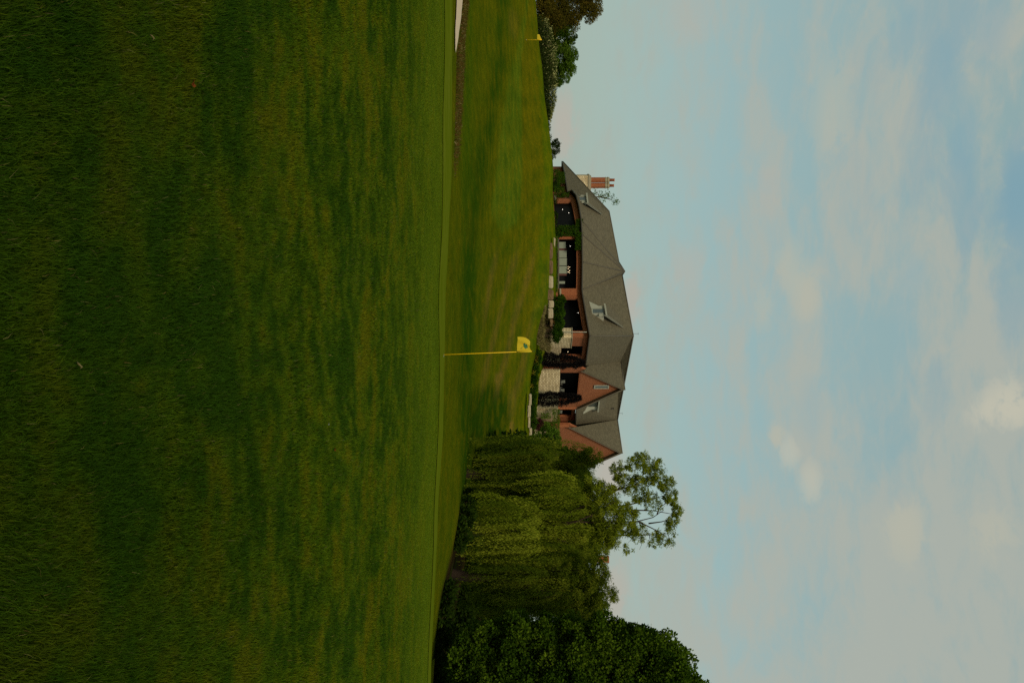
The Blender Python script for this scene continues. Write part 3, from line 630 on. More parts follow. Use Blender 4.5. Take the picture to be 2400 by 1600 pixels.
# porch floor behind the openings
mb = MB()
def floor(pts, z): mb.prism([Vector((p.x, p.y, z)) for p in pts], (0, 0, -.2))
floor([w['E3'], w['E4'], w['E5'], w['E5b'], w['E6'], w['E7'], gp['L']+bk*.5, gp['Rr']+bk*.5, w['E9'], w['E9']+bk*4, w['E6']+Vector((0, 5, 0)), w['E4']+Vector((0, 5, 0))], FL-.15)
mb.build('porch_floor', M['soffit'], house)
# stone base, caps
st = MB()
def stone(pa, pb, z0, z1, th=.3, o=.28):
    d = Vector((pb.x-pa.x, pb.y-pa.y, 0)); n = Vector((d.y, -d.x, 0)).normalized()
    if n.y > 0: n = -n
    a_ = Vector((pa.x, pa.y, 0))+n*o; b_ = Vector((pb.x, pb.y, 0))+n*o
    st.prism([a_+Vector((0, 0, z0)), b_+Vector((0, 0, z0)), b_+Vector((0, 0, z1)), a_+Vector((0, 0, z1))], -n*(th))
def on(pa, pb, U): return Vector((pa.x, pa.y, pa.z)).lerp(Vector((pb.x, pb.y, pa.z)), sU(pa, pb, U))
pA = on(w['E5b'], w['E6'], 772); pB = on(w['E6'], w['E7'], 811)
stone(pA, w['E6'], 3.5, 9.45); stone(w['E6'], pB, 3.5, 9.44); stone(pB, w['E7'], 3.5, FL-.05)
# bowed stone terrace wall under the gable
pg0, pg1 = gp['L'], gp['Rr']; prev = None
for i in range(9):
    s = i/8; q = pg0.lerp(pg1, s)+nR*(.3+1.1*math.sin(s*math.pi)); q.z = 0
    if prev is not None: stone(prev, q, 3.0, FL-.02+.001*i, .35, 0)
    prev = q
stone(gp['Rr'], on(w['Rw'], w['E9'], 985)+nR*.5, 2.5, 8.3)
stone(on(w['Rw'], w['E9'], 985)+nR*.5, gp['L2']+nR*1.2, 2.5, 8.28)
stone(gp['L2']+nR*1.2, gp['R2']+nR*.8, 1, 8.0)
st.build('stone_base', M['stone'], house)
cp = MB()
def cap(pa, pb, z, o=.36, h=.12, th=.45):
    d = Vector((pb.x-pa.x, pb.y-pa.y, 0)); n = Vector((d.y, -d.x, 0)).normalized()
    if n.y > 0: n = -n
    a_ = Vector((pa.x, pa.y, z))+n*o; b_ = Vector((pb.x, pb.y, z))+n*o; cp.prism([a_, b_, b_+Vector((0, 0, h)), a_+Vector((0, 0, h))], -n*th)
cap(pA, w['E6'], 9.46); cap(w['E6'], pB, 9.455); cp.build('stone_cap', M['cap'], house); cp = MB()
pp = on(w['E5'], w['E5b'], 677); cap(pp, on(w['E5b'], w['E6'], 698), 8.15, .12, .22, .3); cp.build('stone_cap', M['cap'], house); cp = MB()
qq = on(w['B2'], w['B3'], 460); cap(qq, on(w['B2'], w['B3'], 474), 7.75, .12, .22, .3)
cp.build('stone_cap', M['cap'], house)
# downpipe, antenna, vents
mb = MB(); d0 = P(778, 1375, 130.2); mb.tube([d0, d0+Vector((0, -.05, -.4)), Vector((d0.x, d0.y-.05, 6.5))], .05, 8); mb.build('downpipe', M['trim'], house)
mb = MB(); q = E['C']+Vector((-.3, -.1, 0)); mb.tube([q, q+Vector((0, 0, .75))], .02, 5); mb.tube([q+Vector((-.18, 0, .7)), q+Vector((.18, 0, .7))], .012, 5); mb.build('antenna', M['iron'], house)
mb = MB(); q = E['D']+Vector((-1.0, -.1, 0)); mb.tube([q, q+Vector((0, 0, .8))], .02, 5); mb.tube([q+Vector((-.15, 0, .75)), q+Vector((.2, 0, .78))], .012, 5); mb.build('antenna', M['iron'], house)
def plane_hit(U, V, a_, b_, c_):
    a_, b_, c_ = (E[k] if isinstance(k, str) else k for k in (a_, b_, c_)); n = (b_-a_).cross(c_-a_); o = Vector((0, 0, EYE)); d = P(U, V, 1)-o
    return o+d*((a_-o).dot(n)/d.dot(n))
for (U, V, tri) in ((535, 1417, ('B4', 'B', 'R1')), (711, 1450, ('E5b', 'E6', 'C')), (957, 1432, ('RB', 'E8', 'D'))):
    q = plane_hit(U, V, *tri); mb = MB(); mb.tube([q-Vector((0, 0, .1)), q+Vector((0, 0, .35))], .08, 8); mb.tube([q+Vector((0, 0, .35)), q+Vector((0, 0, .42))], .13, 8); mb.build('roof_vent', M['iron'], house)
# dormers
def dormer(tri, ed, foot, cheek, glass, trims, front, rake):
    """dormer standing on roof plane tri; ed = eave edge its front runs along; outlines measured on its front plane"""
    q = plane_hit(*foot, *tri); e = (E[ed[1]]-E[ed[0]]); e.z = 0; e.normalize(); up = Vector((0, 0, 1)); out = Vector((e.y, -e.x, 0))
    if out.y > 0: out = -out
    f = lambda U, V, o=0: plane_hit(U, V, q+out*o, q+out*o+e, q+out*o+up)
    r = lambda U, V, l=0: plane_hit(U, V, *tri)+up*l
    dm = MB()
    for (U0, V0, U1, V1) in trims: dm.prism([f(U0, V0), f(U1, V0), f(U1, V1), f(U0, V1)], -out*.15)
    if cheek: dm.prism([r(*cheek[0], .03), f(*cheek[1]), f(*cheek[2])], -out*.12)
    g = glass; back_ = [f(g[0], g[1]-4), f(g[2], g[1]-4)]
    for U_ in (g[0]-.5, g[2]+.5):       # side walls back into the roof
        a, b = f(U_, g[1]-3), f(U_, g[3]+2); dm.prism([a, b, b-out*1.5, a-out*.9+up*.9], e*.08)
    d_ = dm.build('dormer', M['trim'], house)
    gl = MB(); gl.prism([f(g[0], g[1], -.05), f(g[2], g[1], -.05), f(g[2], g[3], -.05), f(g[0], g[3], -.05)], -out*.03); gl.build('window_pane', M['glass'], d_)
    F1, F2 = f(front[0], front[1], .25), f(front[2], front[3], .25); R2 = r(*rake, .05); R1 = F1+(R2-F2)
    rf = MB(); rf.prism([F1, F2, R2, R1], up*.12); rf.build('dormer_roof', M['roof'], d_)
    fb = MB(); fb.prism([F1-up*.07, F2-up*.07, F2+up*.14, F1+up*.14], out*.05)
    k = 1 if (R2-F2).dot(e) > 0 else -1
    fb.prism([F2-up*.30, R2-up*.02, R2+up*.14, F2+up*.14], e*.05*k)
    fb.build('fascia', M['trim'], d_)
dormer(('E5b', 'E6', 'C'), ('E5b', 'E6'), (724, 1386), [(706, 1380), (722, 1385), (722, 1414)], (723, 1389, 733, 1414), [(716.5, 1403, 723, 1415), (721, 1386, 723, 1415), (733, 1404, 739.5, 1416), (723, 1386.5, 733, 1389)], (712, 1416.5, 739, 1421), (768, 1458))
dormer(('B2', 'B3', 'A'), ('B2', 'B3'), (464, 1357), None, (461, 1358, 469, 1372), [(457, 1361, 461, 1373), (460, 1355, 461, 1373), (469, 1363, 474, 1374)], (453, 1374.5, 476, 1377), (503, 1409))
dormer(('RB', 'E8', 'D'), ('E8', 'E9'), (948, 1374), [(970, 1366), (953, 1371), (954, 1396)], (941, 1379, 953, 1399), [(953, 1386, 960, 1399), (940, 1376, 953, 1379), (937, 1384, 941, 1400)], (965, 1401, 938, 1404), (928, 1421))
# gable window
mb = MB(); sw = sU(gp['L'], gp['Rr'], 906); cw = gp['L'].lerp(gp['Rr'], sw); dl = (gp['Rr']-gp['L']); dl.z = 0; dl.normalize()
def gw(s, z, o): return Vector((cw.x, cw.y, z))+dl*s+nR*o
z0_, z1_ = EYE+192/F*cw.y, EYE+227/F*cw.y
for (a_, b_, c_, d_) in ((-.42, -.28, z0_, z1_), (.28, .42, z0_, z1_), (-.28, .28, z0_, z0_+.16), (-.28, .28, z1_-.16, z1_)): mb.prism([gw(a_, c_, .003), gw(b_, c_, .003), gw(b_, d_, .003), gw(a_, d_, .003)], nR*.08)
fr = mb.build('gable_window', M['trim'], house); mb = MB(); mb.prism([gw(-.28, z0_+.16, .004), gw(.28, z0_+.16, .004), gw(.28, z1_-.16, .004), gw(-.28, z1_-.16, .004)], nR*.02); mb.build('window_pane', M['glass'], fr)
# frosted panels in the long bay
for (U0, U1, V0, V1, dy) in ((567, 582, 1300, 1326, .9), (587, 604, 1299, 1328, .9), (605, 622, 1299, 1328.5, .9), (623.5, 641, 1299, 1329, .9), (659, 665, 1301, 1324, 1.1)):
    mb = MB(); y_ = 137.6+dy; mb.prism([P(U0, V0, y_), P(U1, V0, y_), P(U1, V1, y_), P(U0, V1, y_)], (0, .05, 0)); mb.build('frosted_panel', M['panel'], house)
M['mahog'] = simple('dark_timber', (.10, .035, .025), .7)
for (U0, U1) in ((582.2, 586.8), (641.3, 646)): mb = MB(); mb.prism([P(U0, 1296, 138.6), P(U1, 1296, 138.6), P(U1, 1328, 138.6), P(U0, 1328, 138.6)], (0, .2, 0)); mb.build('timber_post', M['mahog'], house)
# lamps
def lamp(U, V, y_, r=.09, m_='lantern'):
    q = P(U, V, y_); o_ = MB(); o_.lathe(q, [(r*.5, -r), (r, -r*.4), (r, r*.6), (r*.4, r*1.1)], 8); l_ = o_.build('lamp', M[m_], house)
    o_ = MB(); o_.tube([q+Vector((0, 0, r*1.12)), q+Vector((0, 0, r*3))], .015, 5); o_.build('lamp_rod', M['iron'], l_)
r_l = .042
for (U, V, y_) in ((491, 1318.5, 140.6), (499, 1333, 140.2), (530, 1346, 138.6), (621, 1352, 138), (733, 1355, 134), (448, 1311, 150.2), (577, 1336.5, 138.6), (812+12, 1331, 135.4)): lamp(U, V, y_, r_l, 'lantern' if U != 824 else 'lamp')
# chandelier
cq = P(632, 1333, 138.4); mb = MB(); mb.tube([cq+Vector((0, 0, .2)), cq+Vector((0, 0, 1.2))], .012, 5); mb.lathe(cq, [(.05, -.3), (.14, 0), (.05, .25)], 8)
for k in range(10): mb.tube([cq, cq+Vector((.42*math.cos(k*.628), .42*math.sin(k*.628), .1*(-1)**k))], .012, 4)
ch = mb.build('chandelier', M['iron'], house)
for k in range(10): mb = MB(); mb.lathe(cq+Vector((.42*math.cos(k*.628), .42*math.sin(k*.628), .1*(-1)**k)), [(.02, -.03), (.034, 0), (.02, .05)], 6); mb.build('bulb', M['lamp'], ch)
# chimney
def chimney(U0, U1, y_, zb, zs, zt, par, pots=2, stonebase=True):
    cx = ((U0+U1)/2-800)/F*y_; w_ = (U1-U0)/F*y_; cen = Vector((cx, y_+w_/2, 0)); rz = .25
    if stonebase:
        a = MB(); a.box(cen+Vector((0, 0, (zb+zs)/2)), (w_*.92, w_*.8, zs-zb), rz); root = a.build('chimney', M['stone'], par)
        a = MB(); a.box(cen+Vector((0, 0, zs+.12)), (w_*1.0, w_*.9, .24), rz); a.box(cen+Vector((0, 0, zs+.36)), (w_*.86, w_*.76, .235), rz); a.build('chimney_cap', M['cap'], root)
        zs += .49
    else: root = None
    a = MB(); r_ = w_*.165
    cs = [cen+Vector((s*r_*1.02, 0, 0)) for s in (-1, 1)]
    for c_ in cs: a.lathe(c_, [(r_, zs), (r_, zt-.75)], 8, False)
    st_ = a.build('chimney_stack', M['brick'], root if root else par); a = MB()
    for c_ in cs: a.lathe(c_, [(r_*1.0, zt-.75), (r_*1.14, zt-.7), (r_*1.14, zt-.6), (r_*1.0, zt-.55), (r_*1.0, zt-.4), (r_*1.2, zt-.3), (r_*1.2, zt-.2), (r_*1.05, zt-.15), (r_*1.05, zt), (r_*.9, zt)], 8, False)
    a.build('chimney_cap', M['cap'], root if root else st_)
    for i, c_ in enumerate(cs): a = MB(); a.lathe(c_+Vector((0, 0, zt)), [(r_*.55, 0), (r_*.5, .75-.1*i), (r_*.58, .78-.1*i), (r_*.58, .86-.1*i)], 10); a.build('chimney_pot', M['pot'], root if root else st_)
zz = lambda V, y_: EYE+(V-1200)/F*y_
chimney(406, 445, 163, 7, zz(1379, 163), zz(1430, 163), house)
# right wing behind the willows, its chimney shows through the leaves
wg = MB(); x0, x1 = P(1120, 1, 160).x, P(1330, 1, 160).x
wg.box(((x0+x1)/2, 166, 5), (x1-x0, 10, 10)); wg.build('wing_wall', M['brick'], house)
wg = MB(); rd = zz(1385, 163); wg.prism([(x0, 160.4, 10.01), (x0, 171.6, 10.01), (x0, 166, rd)], (x1-x0, 0, 0)); wg.build('wing_roof', M['roof'], house)
a = MB(); cq = P(1316, 1385, 163); a.box((cq.x, 165, 13.5), (.9, .9, 7.8)); a.box((cq.x, 165, 17.5), (1.05, 1.05, .3)); a.build('wing_chimney', M['brick'], house)

# ---------------------------------------------------------------- terrace chairs
def chair():
    t = thing('patio_chair', 'pale metal patio chair nearest the middle of the gable opening', 'chair', (0, 0, 0), 'terrace chairs'); m_ = M['white']
    a = MB(); a.box((0, 0, .44), (.5, .48, .05)); a.build('seat', m_, t)
    a = MB()
    for k in range(6): a.box((-.2+.08*k, .24, .72), (.04, .03, .42))
    a.box((0, .24, .95), (.5, .035, .06)); a.build('backrest', m_, t)
    for sx in (-1, 1):
        for sy in (-1, 1): a = MB(); a.tube([(sx*.22, sy*.21, 0), (sx*.21, sy*.2, .42)], .02, 6); a.build('leg', m_, t)
        a = MB(); a.tube([(sx*.25, .22, .66), (sx*.25, -.18, .66), (sx*.25, -.2, .46)], .018, 6); a.build('armrest', m_, t)
    return t
def dup(root, loc, rz, label):
    r = root.copy(); C.objects.link(r); r.location = loc; r.rotation_euler = (0, 0, rz); r['label'] = label
    for chd in list(root.children): c = chd.copy(); C.objects.link(c); c.parent = r
    return r
c0 = chair()
spots = [(896, 140.4, .5, 'pale metal patio chair nearest the middle of the gable opening'), (912, 142.2, -.6, 'pale metal patio chair beside the right cypress in the gable opening'),
         (966, 148.4, .3, 'pale metal patio chair in the small opening right of the brick gable')]
for i, (U, y_, rz, lb) in enumerate(spots):
    q = Vector(((U-800)/F*y_, y_, FL-.15))
    if i == 0: c0.location = q; c0.rotation_euler = (0, 0, rz); c0['label'] = lb
    else: dup(c0, q, rz, lb)

# ---------------------------------------------------------------- boulders
def boulder(U0, U1, V0, V1, y, m_, label, seed, dep=1.1, group='boulders of the retaining edge'):
    r = random.Random(seed); a = P(U0, V0, y); b_ = P(U1, V1, y); nx, nz = 10, 7; c = (a+b_)/2; hx, hz = abs(b_.x-a.x)/2, abs(b_.z-a.z)/2
    verts = []; faces = []; nu, nv = 16, 9
    for j in range(nv+1):
        ph = -math.pi/2+math.pi*j/nv
        for i in range(nu):
            th = 2*math.pi*i/nu; x = math.cos(ph)*math.cos(th); yy = math.cos(ph)*math.sin(th); z = math.sin(ph); k = max(abs(x), abs(yy), abs(z)); f_ = 1/k**.8
            jt = 1+r.uniform(-.05, .05); verts.append((c.x+x*f_*hx*.98*jt, y+dep*.6+yy*f_*dep*.6*jt, c.z+z*f_*hz*jt))
    for j in range(nv):
        for i in range(nu): faces.append((j*nu+i, j*nu+(i+1) % nu, (j+1)*nu+(i+1) % nu, (j+1)*nu+i))
    mb = MB(); mb.v = verts; mb.f = faces; mb.sm = [False]*len(faces); return tag(mb.build('boulder', m_), label, 'boulder', group)
for k, (a_, b_, c_, d_, y_, mm, lb) in enumerate((
    (568, 608, 1283, 1296, 129.2, 'boulder', 'dark weathered boulder, leftmost of the retaining row below the terrace lawn'),
    (609, 643, 1284, 1296.5, 129.2, 'boulder', 'cracked brown boulder, second from the left of the retaining row'),
    (645, 676, 1282, 1297, 129, 'boulderpale', 'pale tan boulder, third from the left of the retaining row'),
    (678, 703, 1279, 1298, 128.6, 'boulder', 'mossy boulder below the brick pier in the retaining row'),
    (703, 722, 1284, 1298.5, 129, 'boulderpale', 'small pale boulder right of the mossy one in the retaining row'),
    (722, 747, 1283, 1297, 128.4, 'boulderpale', 'whitish boulder just left of the ornamental grass bed'),
    (748, 765, 1288, 1296, 128.4, 'boulder', 'brown boulder half hidden by the ornamental grasses'),
    (760, 793, 1295, 1303.5, 128.8, 'boulderpale', 'flat pale slab below the yew hedge'))): boulder(a_, b_, c_, d_, y_, M[mm], lb, k)
for k, (a_, b_, c_, d_, lb) in enumerate(((922, 950, 1239, 1246, 'pale edging stone, leftmost of the row under the right cypress'), (948, 978, 1236, 1244, 'long low pale edging stone, second of the right row'),
    (976, 1003, 1237, 1243, 'narrow pale edging stone, third of the right row'), (1002, 1020, 1240, 1247, 'pale edging stone beside the willow, rightmost of the row'))): boulder(a_, b_, c_, d_, 124.5, M['boulderpale'], lb, 40+k, .8, 'edging stones below the right bed')
mb = MB(); mb.prism([P(556, 1298, 129.5), P(572, 1298, 129.5), P(580, 1300.5, 129.5), P(560, 1302.5, 129.5)], (0, .6, 0)); tag(mb.build('kerb_stone', M['boulderpale']), 'thin white kerb stone on the lawn edge before the ivy pillar', 'stone')

# ---------------------------------------------------------------- trees
M['willow'] = foliage('willow_leaf', [(.024, .044, .002), (.075, .105, .005), (.17, .185, .014)], .35)
M['willow2'] = foliage('willow_leaf_bright', [(.040, .066, .002), (.13, .165, .008), (.26, .28, .022)], .35)
M['maple'] = foliage('broad_leaf', [(.010, .028, .001), (.040, .078, .003), (.095, .14, .007)], .15)
M['green'] = foliage('green_leaf', [(.028, .065, .004), (.07, .13, .010), (.13, .19, .018)], .3)
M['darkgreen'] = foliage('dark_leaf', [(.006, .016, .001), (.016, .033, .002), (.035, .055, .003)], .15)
M['copper'] = foliage('copper_leaf', [(.028, .036, .003), (.10, .078, .009), (.20, .135, .018)], .3)
M['purple'] = foliage('dark_purple_leaf', [(.004, .0035, .004), (.009, .007, .007), (.017, .014, .011)], .05)
M['silver'] = foliage('silvery_leaf', [(.016, .026, .003), (.05, .07, .015), (.12, .14, .035), (.48, .45, .18)], .2)
M['ivy'] = foliage('ivy_leaf', [(.008, .028, .001), (.024, .060, .002), (.055, .10, .004)], .15)
M['redleaf'] = foliage('burgundy_leaf', [(.02, .006, .008), (.05, .012, .014), (.09, .03, .02)], .15)
M['reed'] = foliage('ornamental_grass', [(.05, .042, .010), (.16, .13, .045), (.42, .33, .15)], .2)
M['yflower'] = simple('yellow_flower', (.36, .26, .01), .7)
def willow(name, label, base, domes, m_, y, per, crown=(), seedtw=4, m2=None):
    """domes: (U,V,rU,rV,dy,Vbottom,density) hanging curtains; crown: extra leafy lobes"""
    t = thing(name, label, 'tree', base, 'weeping willows'); Cn, D, T = [], [], []
    for (U, V, rU, rV, dy, Vb, dens) in domes:
        yy = y+dy; s = yy/F; c = P(U, V, yy); n = int(dens*per*rU*rV*s*s*4.2)
        rx, ry, rz = rU*s, max(rU, rV*.6)*s*.8, rV*s
        nsub = max(6, int(rx*rz*.9)); ds = sphere_dirs(nsub, -.1); sc_ = np.array(c)+ds*np.array([rx, ry, rz])*.85; sr = rng.uniform(.35, .6, len(ds))*min(rx, rz)*.7
        nb = max(12, n//11); kb = rng.integers(0, len(ds), nb); db = sphere_dirs(nb, -.3); db = db[rng.permutation(len(db))]; nb = len(db); kb = kb[:nb]; bt = sc_[kb]+db*sr[kb][:, None]*[1.25, 1.25, .9]
        bi = rng.integers(0, nb, n); dd = db[bi]; k = kb[bi]; top = bt[bi]+rng.normal(0, .11, (n, 3)); bl = rng.uniform(.5, 1.12, nb)[bi]; btt = rng.uniform(-.3, .3, nb)[bi]
        zb = EYE+(Vb-22-1200)*s
        Ln = np.clip((top[:, 2]-zb)*bl*rng.uniform(.55, 1.0, len(top)), .4, 7.5); tint0 = np.clip(rng.uniform(.25, .8, len(ds))[k]+btt, 0, 1)
        st_ = .14; m_n = np.maximum((Ln/st_).astype(int), 3); rep = np.repeat(np.arange(len(top)), m_n); j = np.concatenate([np.arange(a) for a in m_n]); q = j*st_
        out = dd[rep]*[1, 1, 0]; L_ = Ln[rep]; arc = np.minimum(q*.45, .45)
        sway = np.stack([np.sin(q*1.1+bi[rep]*.7)*.10, np.cos(q*.9+bi[rep]*1.3)*.10, np.zeros(len(q))], 1)
        Cn.append(top[rep]+out*arc[:, None]+sway+np.stack([np.zeros(len(q)), np.zeros(len(q)), -q+.12*np.minimum(q, .5)], 1)+rng.normal(0, .035, (len(q), 3)))
        D.append(np.stack([rng.normal(0, .33, len(q)), rng.normal(0, .33, len(q)), np.full(len(q), -1.0)], 1)+out*.25); T.append(tint0[rep]+rng.uniform(-.2, .2, len(q))+(.12*(q < .6)))
    for lb_ in crown:
        U, V, rU, rV, dy, dens = lb_; l = lob(U, V, rU, rV, y+dy, max(rU, rV)*(y/F)*.8)
        p, o, tn = clumps([l], per*135*dens, (.13, .30), .3, -.9, 70); Cn.append(p); D.append(o*.5+rng.normal(0, .4, o.shape)+[0, 0, -.55]); T.append(tn+.1+rng.uniform(-.2, .2, len(p)))
    Cn, D, T = map(np.concatenate, (Cn, D, T))
    leaf_mesh('crown', Cn, D, rng.uniform(.12, .26, len(Cn)), rng.uniform(.032, .062, len(Cn)), T, m_, t); print('WILLOW', len(Cn))
    return t
def willow_trunk(t, base, y, V1, U1, r, tops):
    mb = MB(); b_ = Vector(base); f = P(U1, V1, y); mb.tube([b_-Vector((0, 0, .5)), b_+Vector((0, 0, .2)), (b_+f)/2+Vector((.1, 0, 0)), f], [r*1.5, r*1.1, r*.9, r*.75], 10)
    limbs(mb, f, tops, r*.26, .22, 5); mb.build('trunk', M['palebark'], t)
yA, yB, yC = 74, 69, 66
bA_ = GU(1110, yA); tA = willow('weeping_willow', 'shorter dark green willow, leftmost of the willows and nearest the clubhouse gable', bA_,
  [(1120, 1290, 85, 60, 0, 1090, 1.5), (1062, 1230, 32, 60, -.5, 1092, 1.5), (1150, 1225, 55, 70, -1.2, 1086, 1.5), (1085, 1290, 42, 40, -1, 1110, 1.3), (1100, 1350, 50, 45, 1.5, 1240, 1.1)], M['willow'], yA, 22,
  [(1085, 1352, 40, 40, 1, 1.0), (1072, 1392, 26, 24, 1, .9), (1145, 1330, 60, 50, .5, 1.0), (1085, 1255, 35, 50, 0, 1.0), (1120, 1200, 60, 80, .8, .5)])
willow_trunk(tA, bA_, yA, 1180, 1112, .34, [P(1062, 1310, yA), P(1090, 1370, yA+1), P(1150, 1340, yA), P(1125, 1300, yA-2)])
bB_ = GU(1240, yB); tB = willow('weeping_willow', 'tallest willow with open airy top, in the middle of the three willows', bB_,
  [(1250, 1225, 68, 48, -2.5, 1078, 2.0), (1205, 1190, 35, 50, -3, 1082, 1.6), (1300, 1190, 30, 45, -2.5, 1085, 1.6), (1220, 1350, 85, 55, 0, 1230, 1.1), (1160, 1330, 50, 45, .5, 1220, 1.0), (1285, 1300, 45, 55, -.5, 1150, 1.2)], M['willow2'], yB, 22,
  [(1205, 1420, 75, 45, 0, 1.1), (1160, 1400, 45, 40, 0, .9), (1240, 1280, 80, 90, 1, .6), (1180, 1310, 70, 70, 1, .6), (1260, 1400, 40, 50, 0, .9), (1085, 1500, 26, 38, 0, .75), (1110, 1545, 32, 24, 0, .9), (1150, 1570, 34, 20, 0, .8), (1195, 1587, 30, 14, 0, .75), (1235, 1572, 24, 18, 0, .6), (1262, 1540, 22, 24, 0, .5),
   (1272, 1570, 14, 12, 0, .5), (1145, 1500, 34, 34, 0, .8), (1180, 1530, 26, 26, 0, .45), (1250, 1495, 26, 26, 0, .7), (1215, 1470, 40, 26, 0, .9), (1105, 1450, 26, 22, 0, .5), (1130, 1460, 24, 22, 0, .6), (1290, 1470, 14, 16, 0, .35)])
willow_trunk(tB, bB_, yB, 1250, 1232, .42, [P(1100, 1525, yB), P(1120, 1480, yB), P(1160, 1560, yB), P(1205, 1580, yB), P(1250, 1565, yB), P(1262, 1500, yB), P(1175, 1440, yB-1), P(1270, 1330, yB-1)])
mb = MB()
f0 = P(1222, 1490, yB)
for pts in ([(1222, 1400), (1222, 1490), (1212, 1530), (1195, 1555)], [(1221, 1495), (1238, 1530), (1255, 1560)], [(1226, 1520), (1222, 1550), (1215, 1575)], [(1240, 1535), (1262, 1545), (1268, 1570)], [(1205, 1540), (1190, 1545), (1175, 1565)], [(1150, 1420), (1140, 1480), (1120, 1520), (1100, 1540)]):
    q = [P(a_, b_, yB+random.uniform(-.2, .2)) for a_, b_ in pts]; mb.tube(q, [.055*(1-.75*i/(len(q)-1)) for i in range(len(q))], 6)
mb.build('branch', M['palebark'], tB)
bC_ = GU(1345, yC); tC = willow('weeping_willow', 'broad willow on the right beside the dark broad-leaved tree', bC_,
  [(1375, 1290, 65, 60, 0, 1110, 1.5), (1345, 1230, 40, 50, -1, 1095, 1.4), (1400, 1210, 45, 60, -1.5, 1072, 1.5), (1335, 1330, 45, 45, .5, 1180, 1.2), (1430, 1290, 35, 60, 0, 1110, 1.4)], M['willow'], yC, 22,
  [(1340, 1390, 38, 42, 0, .8), (1385, 1400, 45, 50, 0, .75), (1425, 1385, 38, 55, 0, .8), (1300, 1400, 20, 26, 0, .4), (1380, 1340, 60, 50, 0, .9), (1380, 1250, 70, 90, 1, .6)])
willow_trunk(tC, bC_, yC, 1150, 1352, .33, [P(1340, 1400, yC), P(1385, 1420, yC), P(1425, 1400, yC), P(1400, 1290, yC-1.5)])
yD = 56
bD_ = GU(1625, yD)
broad_tree('broadleaf_tree', 'huge dark green broad-leaved tree filling the right edge', 'tree', bD_,
  [lob(1560, 1500, 85, 120, yD), lob(1640, 1540, 120, 110, yD), lob(1520, 1380, 75, 110, yD), lob(1500, 1460, 45, 60, yD), lob(1600, 1330, 120, 140, yD, 4.2), lob(1520, 1230, 75, 110, yD), lob(1620, 1180, 120, 130, yD, 4.2),
   lob(1500, 1130, 50, 70, yD), lob(1700, 1400, 130, 180, yD), lob(1565, 1100, 70, 60, yD-1), lob(1470, 1300, 30, 60, yD), lob(1480, 1190, 28, 60, yD), lob(1720, 1150, 120, 130, yD)], M['maple'], 3000, .17, .45, lumps=46, sub=(.16, .34), fill=.35, fork=.2, wid=.8)
# dark understory behind the willows, also set there to block the hill light
def shrub(name, label, lobes, m_, per=900, leaf=.16, group=None, cat='shrub', wid=.6, lumps=22, up=-.4, trunk=True):
    bx = sum(l[0] for l in lobes)/len(lobes); by = sum(l[1] for l in lobes)/len(lobes); base = Vector((bx, by, G(bx, by)))
    t = thing(name, label, cat, base, group); p, o, tn = clumps(lobes, per, (.25, .5), .5, up, lumps)
    leaf_mesh('foliage', p, o+rng.normal(0, .5, o.shape), leaf*rng.uniform(.6, 1.3, len(p)), leaf*wid*rng.uniform(.7, 1.3, len(p)), tn+rng.uniform(-.25, .25, len(p)), m_, t)
    for l in lobes:
        mb = MB(); b_ = Vector((l[0], l[1], min(G(l[0], l[1]), l[2]-.2)))
        for k in range(4): mb.tube([b_+Vector((random.uniform(-.1, .1), 0, -.1)), Vector((l[0]+random.uniform(-.5, .5)*l[3], l[1]+random.uniform(-.4, .4)*l[4], l[2]+l[5]*.4))], [.04, .012], 5)
        mb.build('stem', M['bark'], t)
    return t
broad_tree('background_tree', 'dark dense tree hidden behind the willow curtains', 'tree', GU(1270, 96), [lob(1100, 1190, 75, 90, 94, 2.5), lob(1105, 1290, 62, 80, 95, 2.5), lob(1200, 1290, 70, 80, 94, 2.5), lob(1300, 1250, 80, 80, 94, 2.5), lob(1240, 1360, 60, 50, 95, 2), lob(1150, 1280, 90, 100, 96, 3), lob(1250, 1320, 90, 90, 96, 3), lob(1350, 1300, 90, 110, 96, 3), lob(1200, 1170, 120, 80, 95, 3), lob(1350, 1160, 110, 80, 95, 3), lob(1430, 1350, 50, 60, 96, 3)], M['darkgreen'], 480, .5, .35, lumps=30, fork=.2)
def lineV(U): return float(np.interp(U, [1000, 1090, 1180, 1280, 1400, 1600], [1110, 1094, 1077, 1057, 1027, 1009]))
def ydepth(U, V):
    for k in range(250, 1100):
        y = k/10; 
        if y > 34 and 1200+(G((U-800)/F*y, y)-EYE)*F/y > V: return y
    return 90
row = []
for U in range(1160, 1680, 22):
    if 1284 < U < 1362: continue
    y_ = ydepth(U, lineV(U))+3.2; row.append(lob(U, lineV(U)+16, 18, random.uniform(20, 30), y_, .8))
shrub('shade_shrubs', 'low dark shrub row standing in for the shade at the foot of the willows', row, M['darkgreen'], 800, .22, lumps=14)  # dark row added where deep canopy shade lies
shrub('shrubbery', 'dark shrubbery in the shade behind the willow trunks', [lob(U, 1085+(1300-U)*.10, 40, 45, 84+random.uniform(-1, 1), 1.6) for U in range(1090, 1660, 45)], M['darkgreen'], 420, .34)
shrub('shrubbery', 'dark hedge of trees closing the gap behind the willow curtains', [lob(U, 1160, 50, 80, 88+random.uniform(-1, 1), 2.0) for U in range(1230, 1680, 60)], M['darkgreen'], 240, .42)
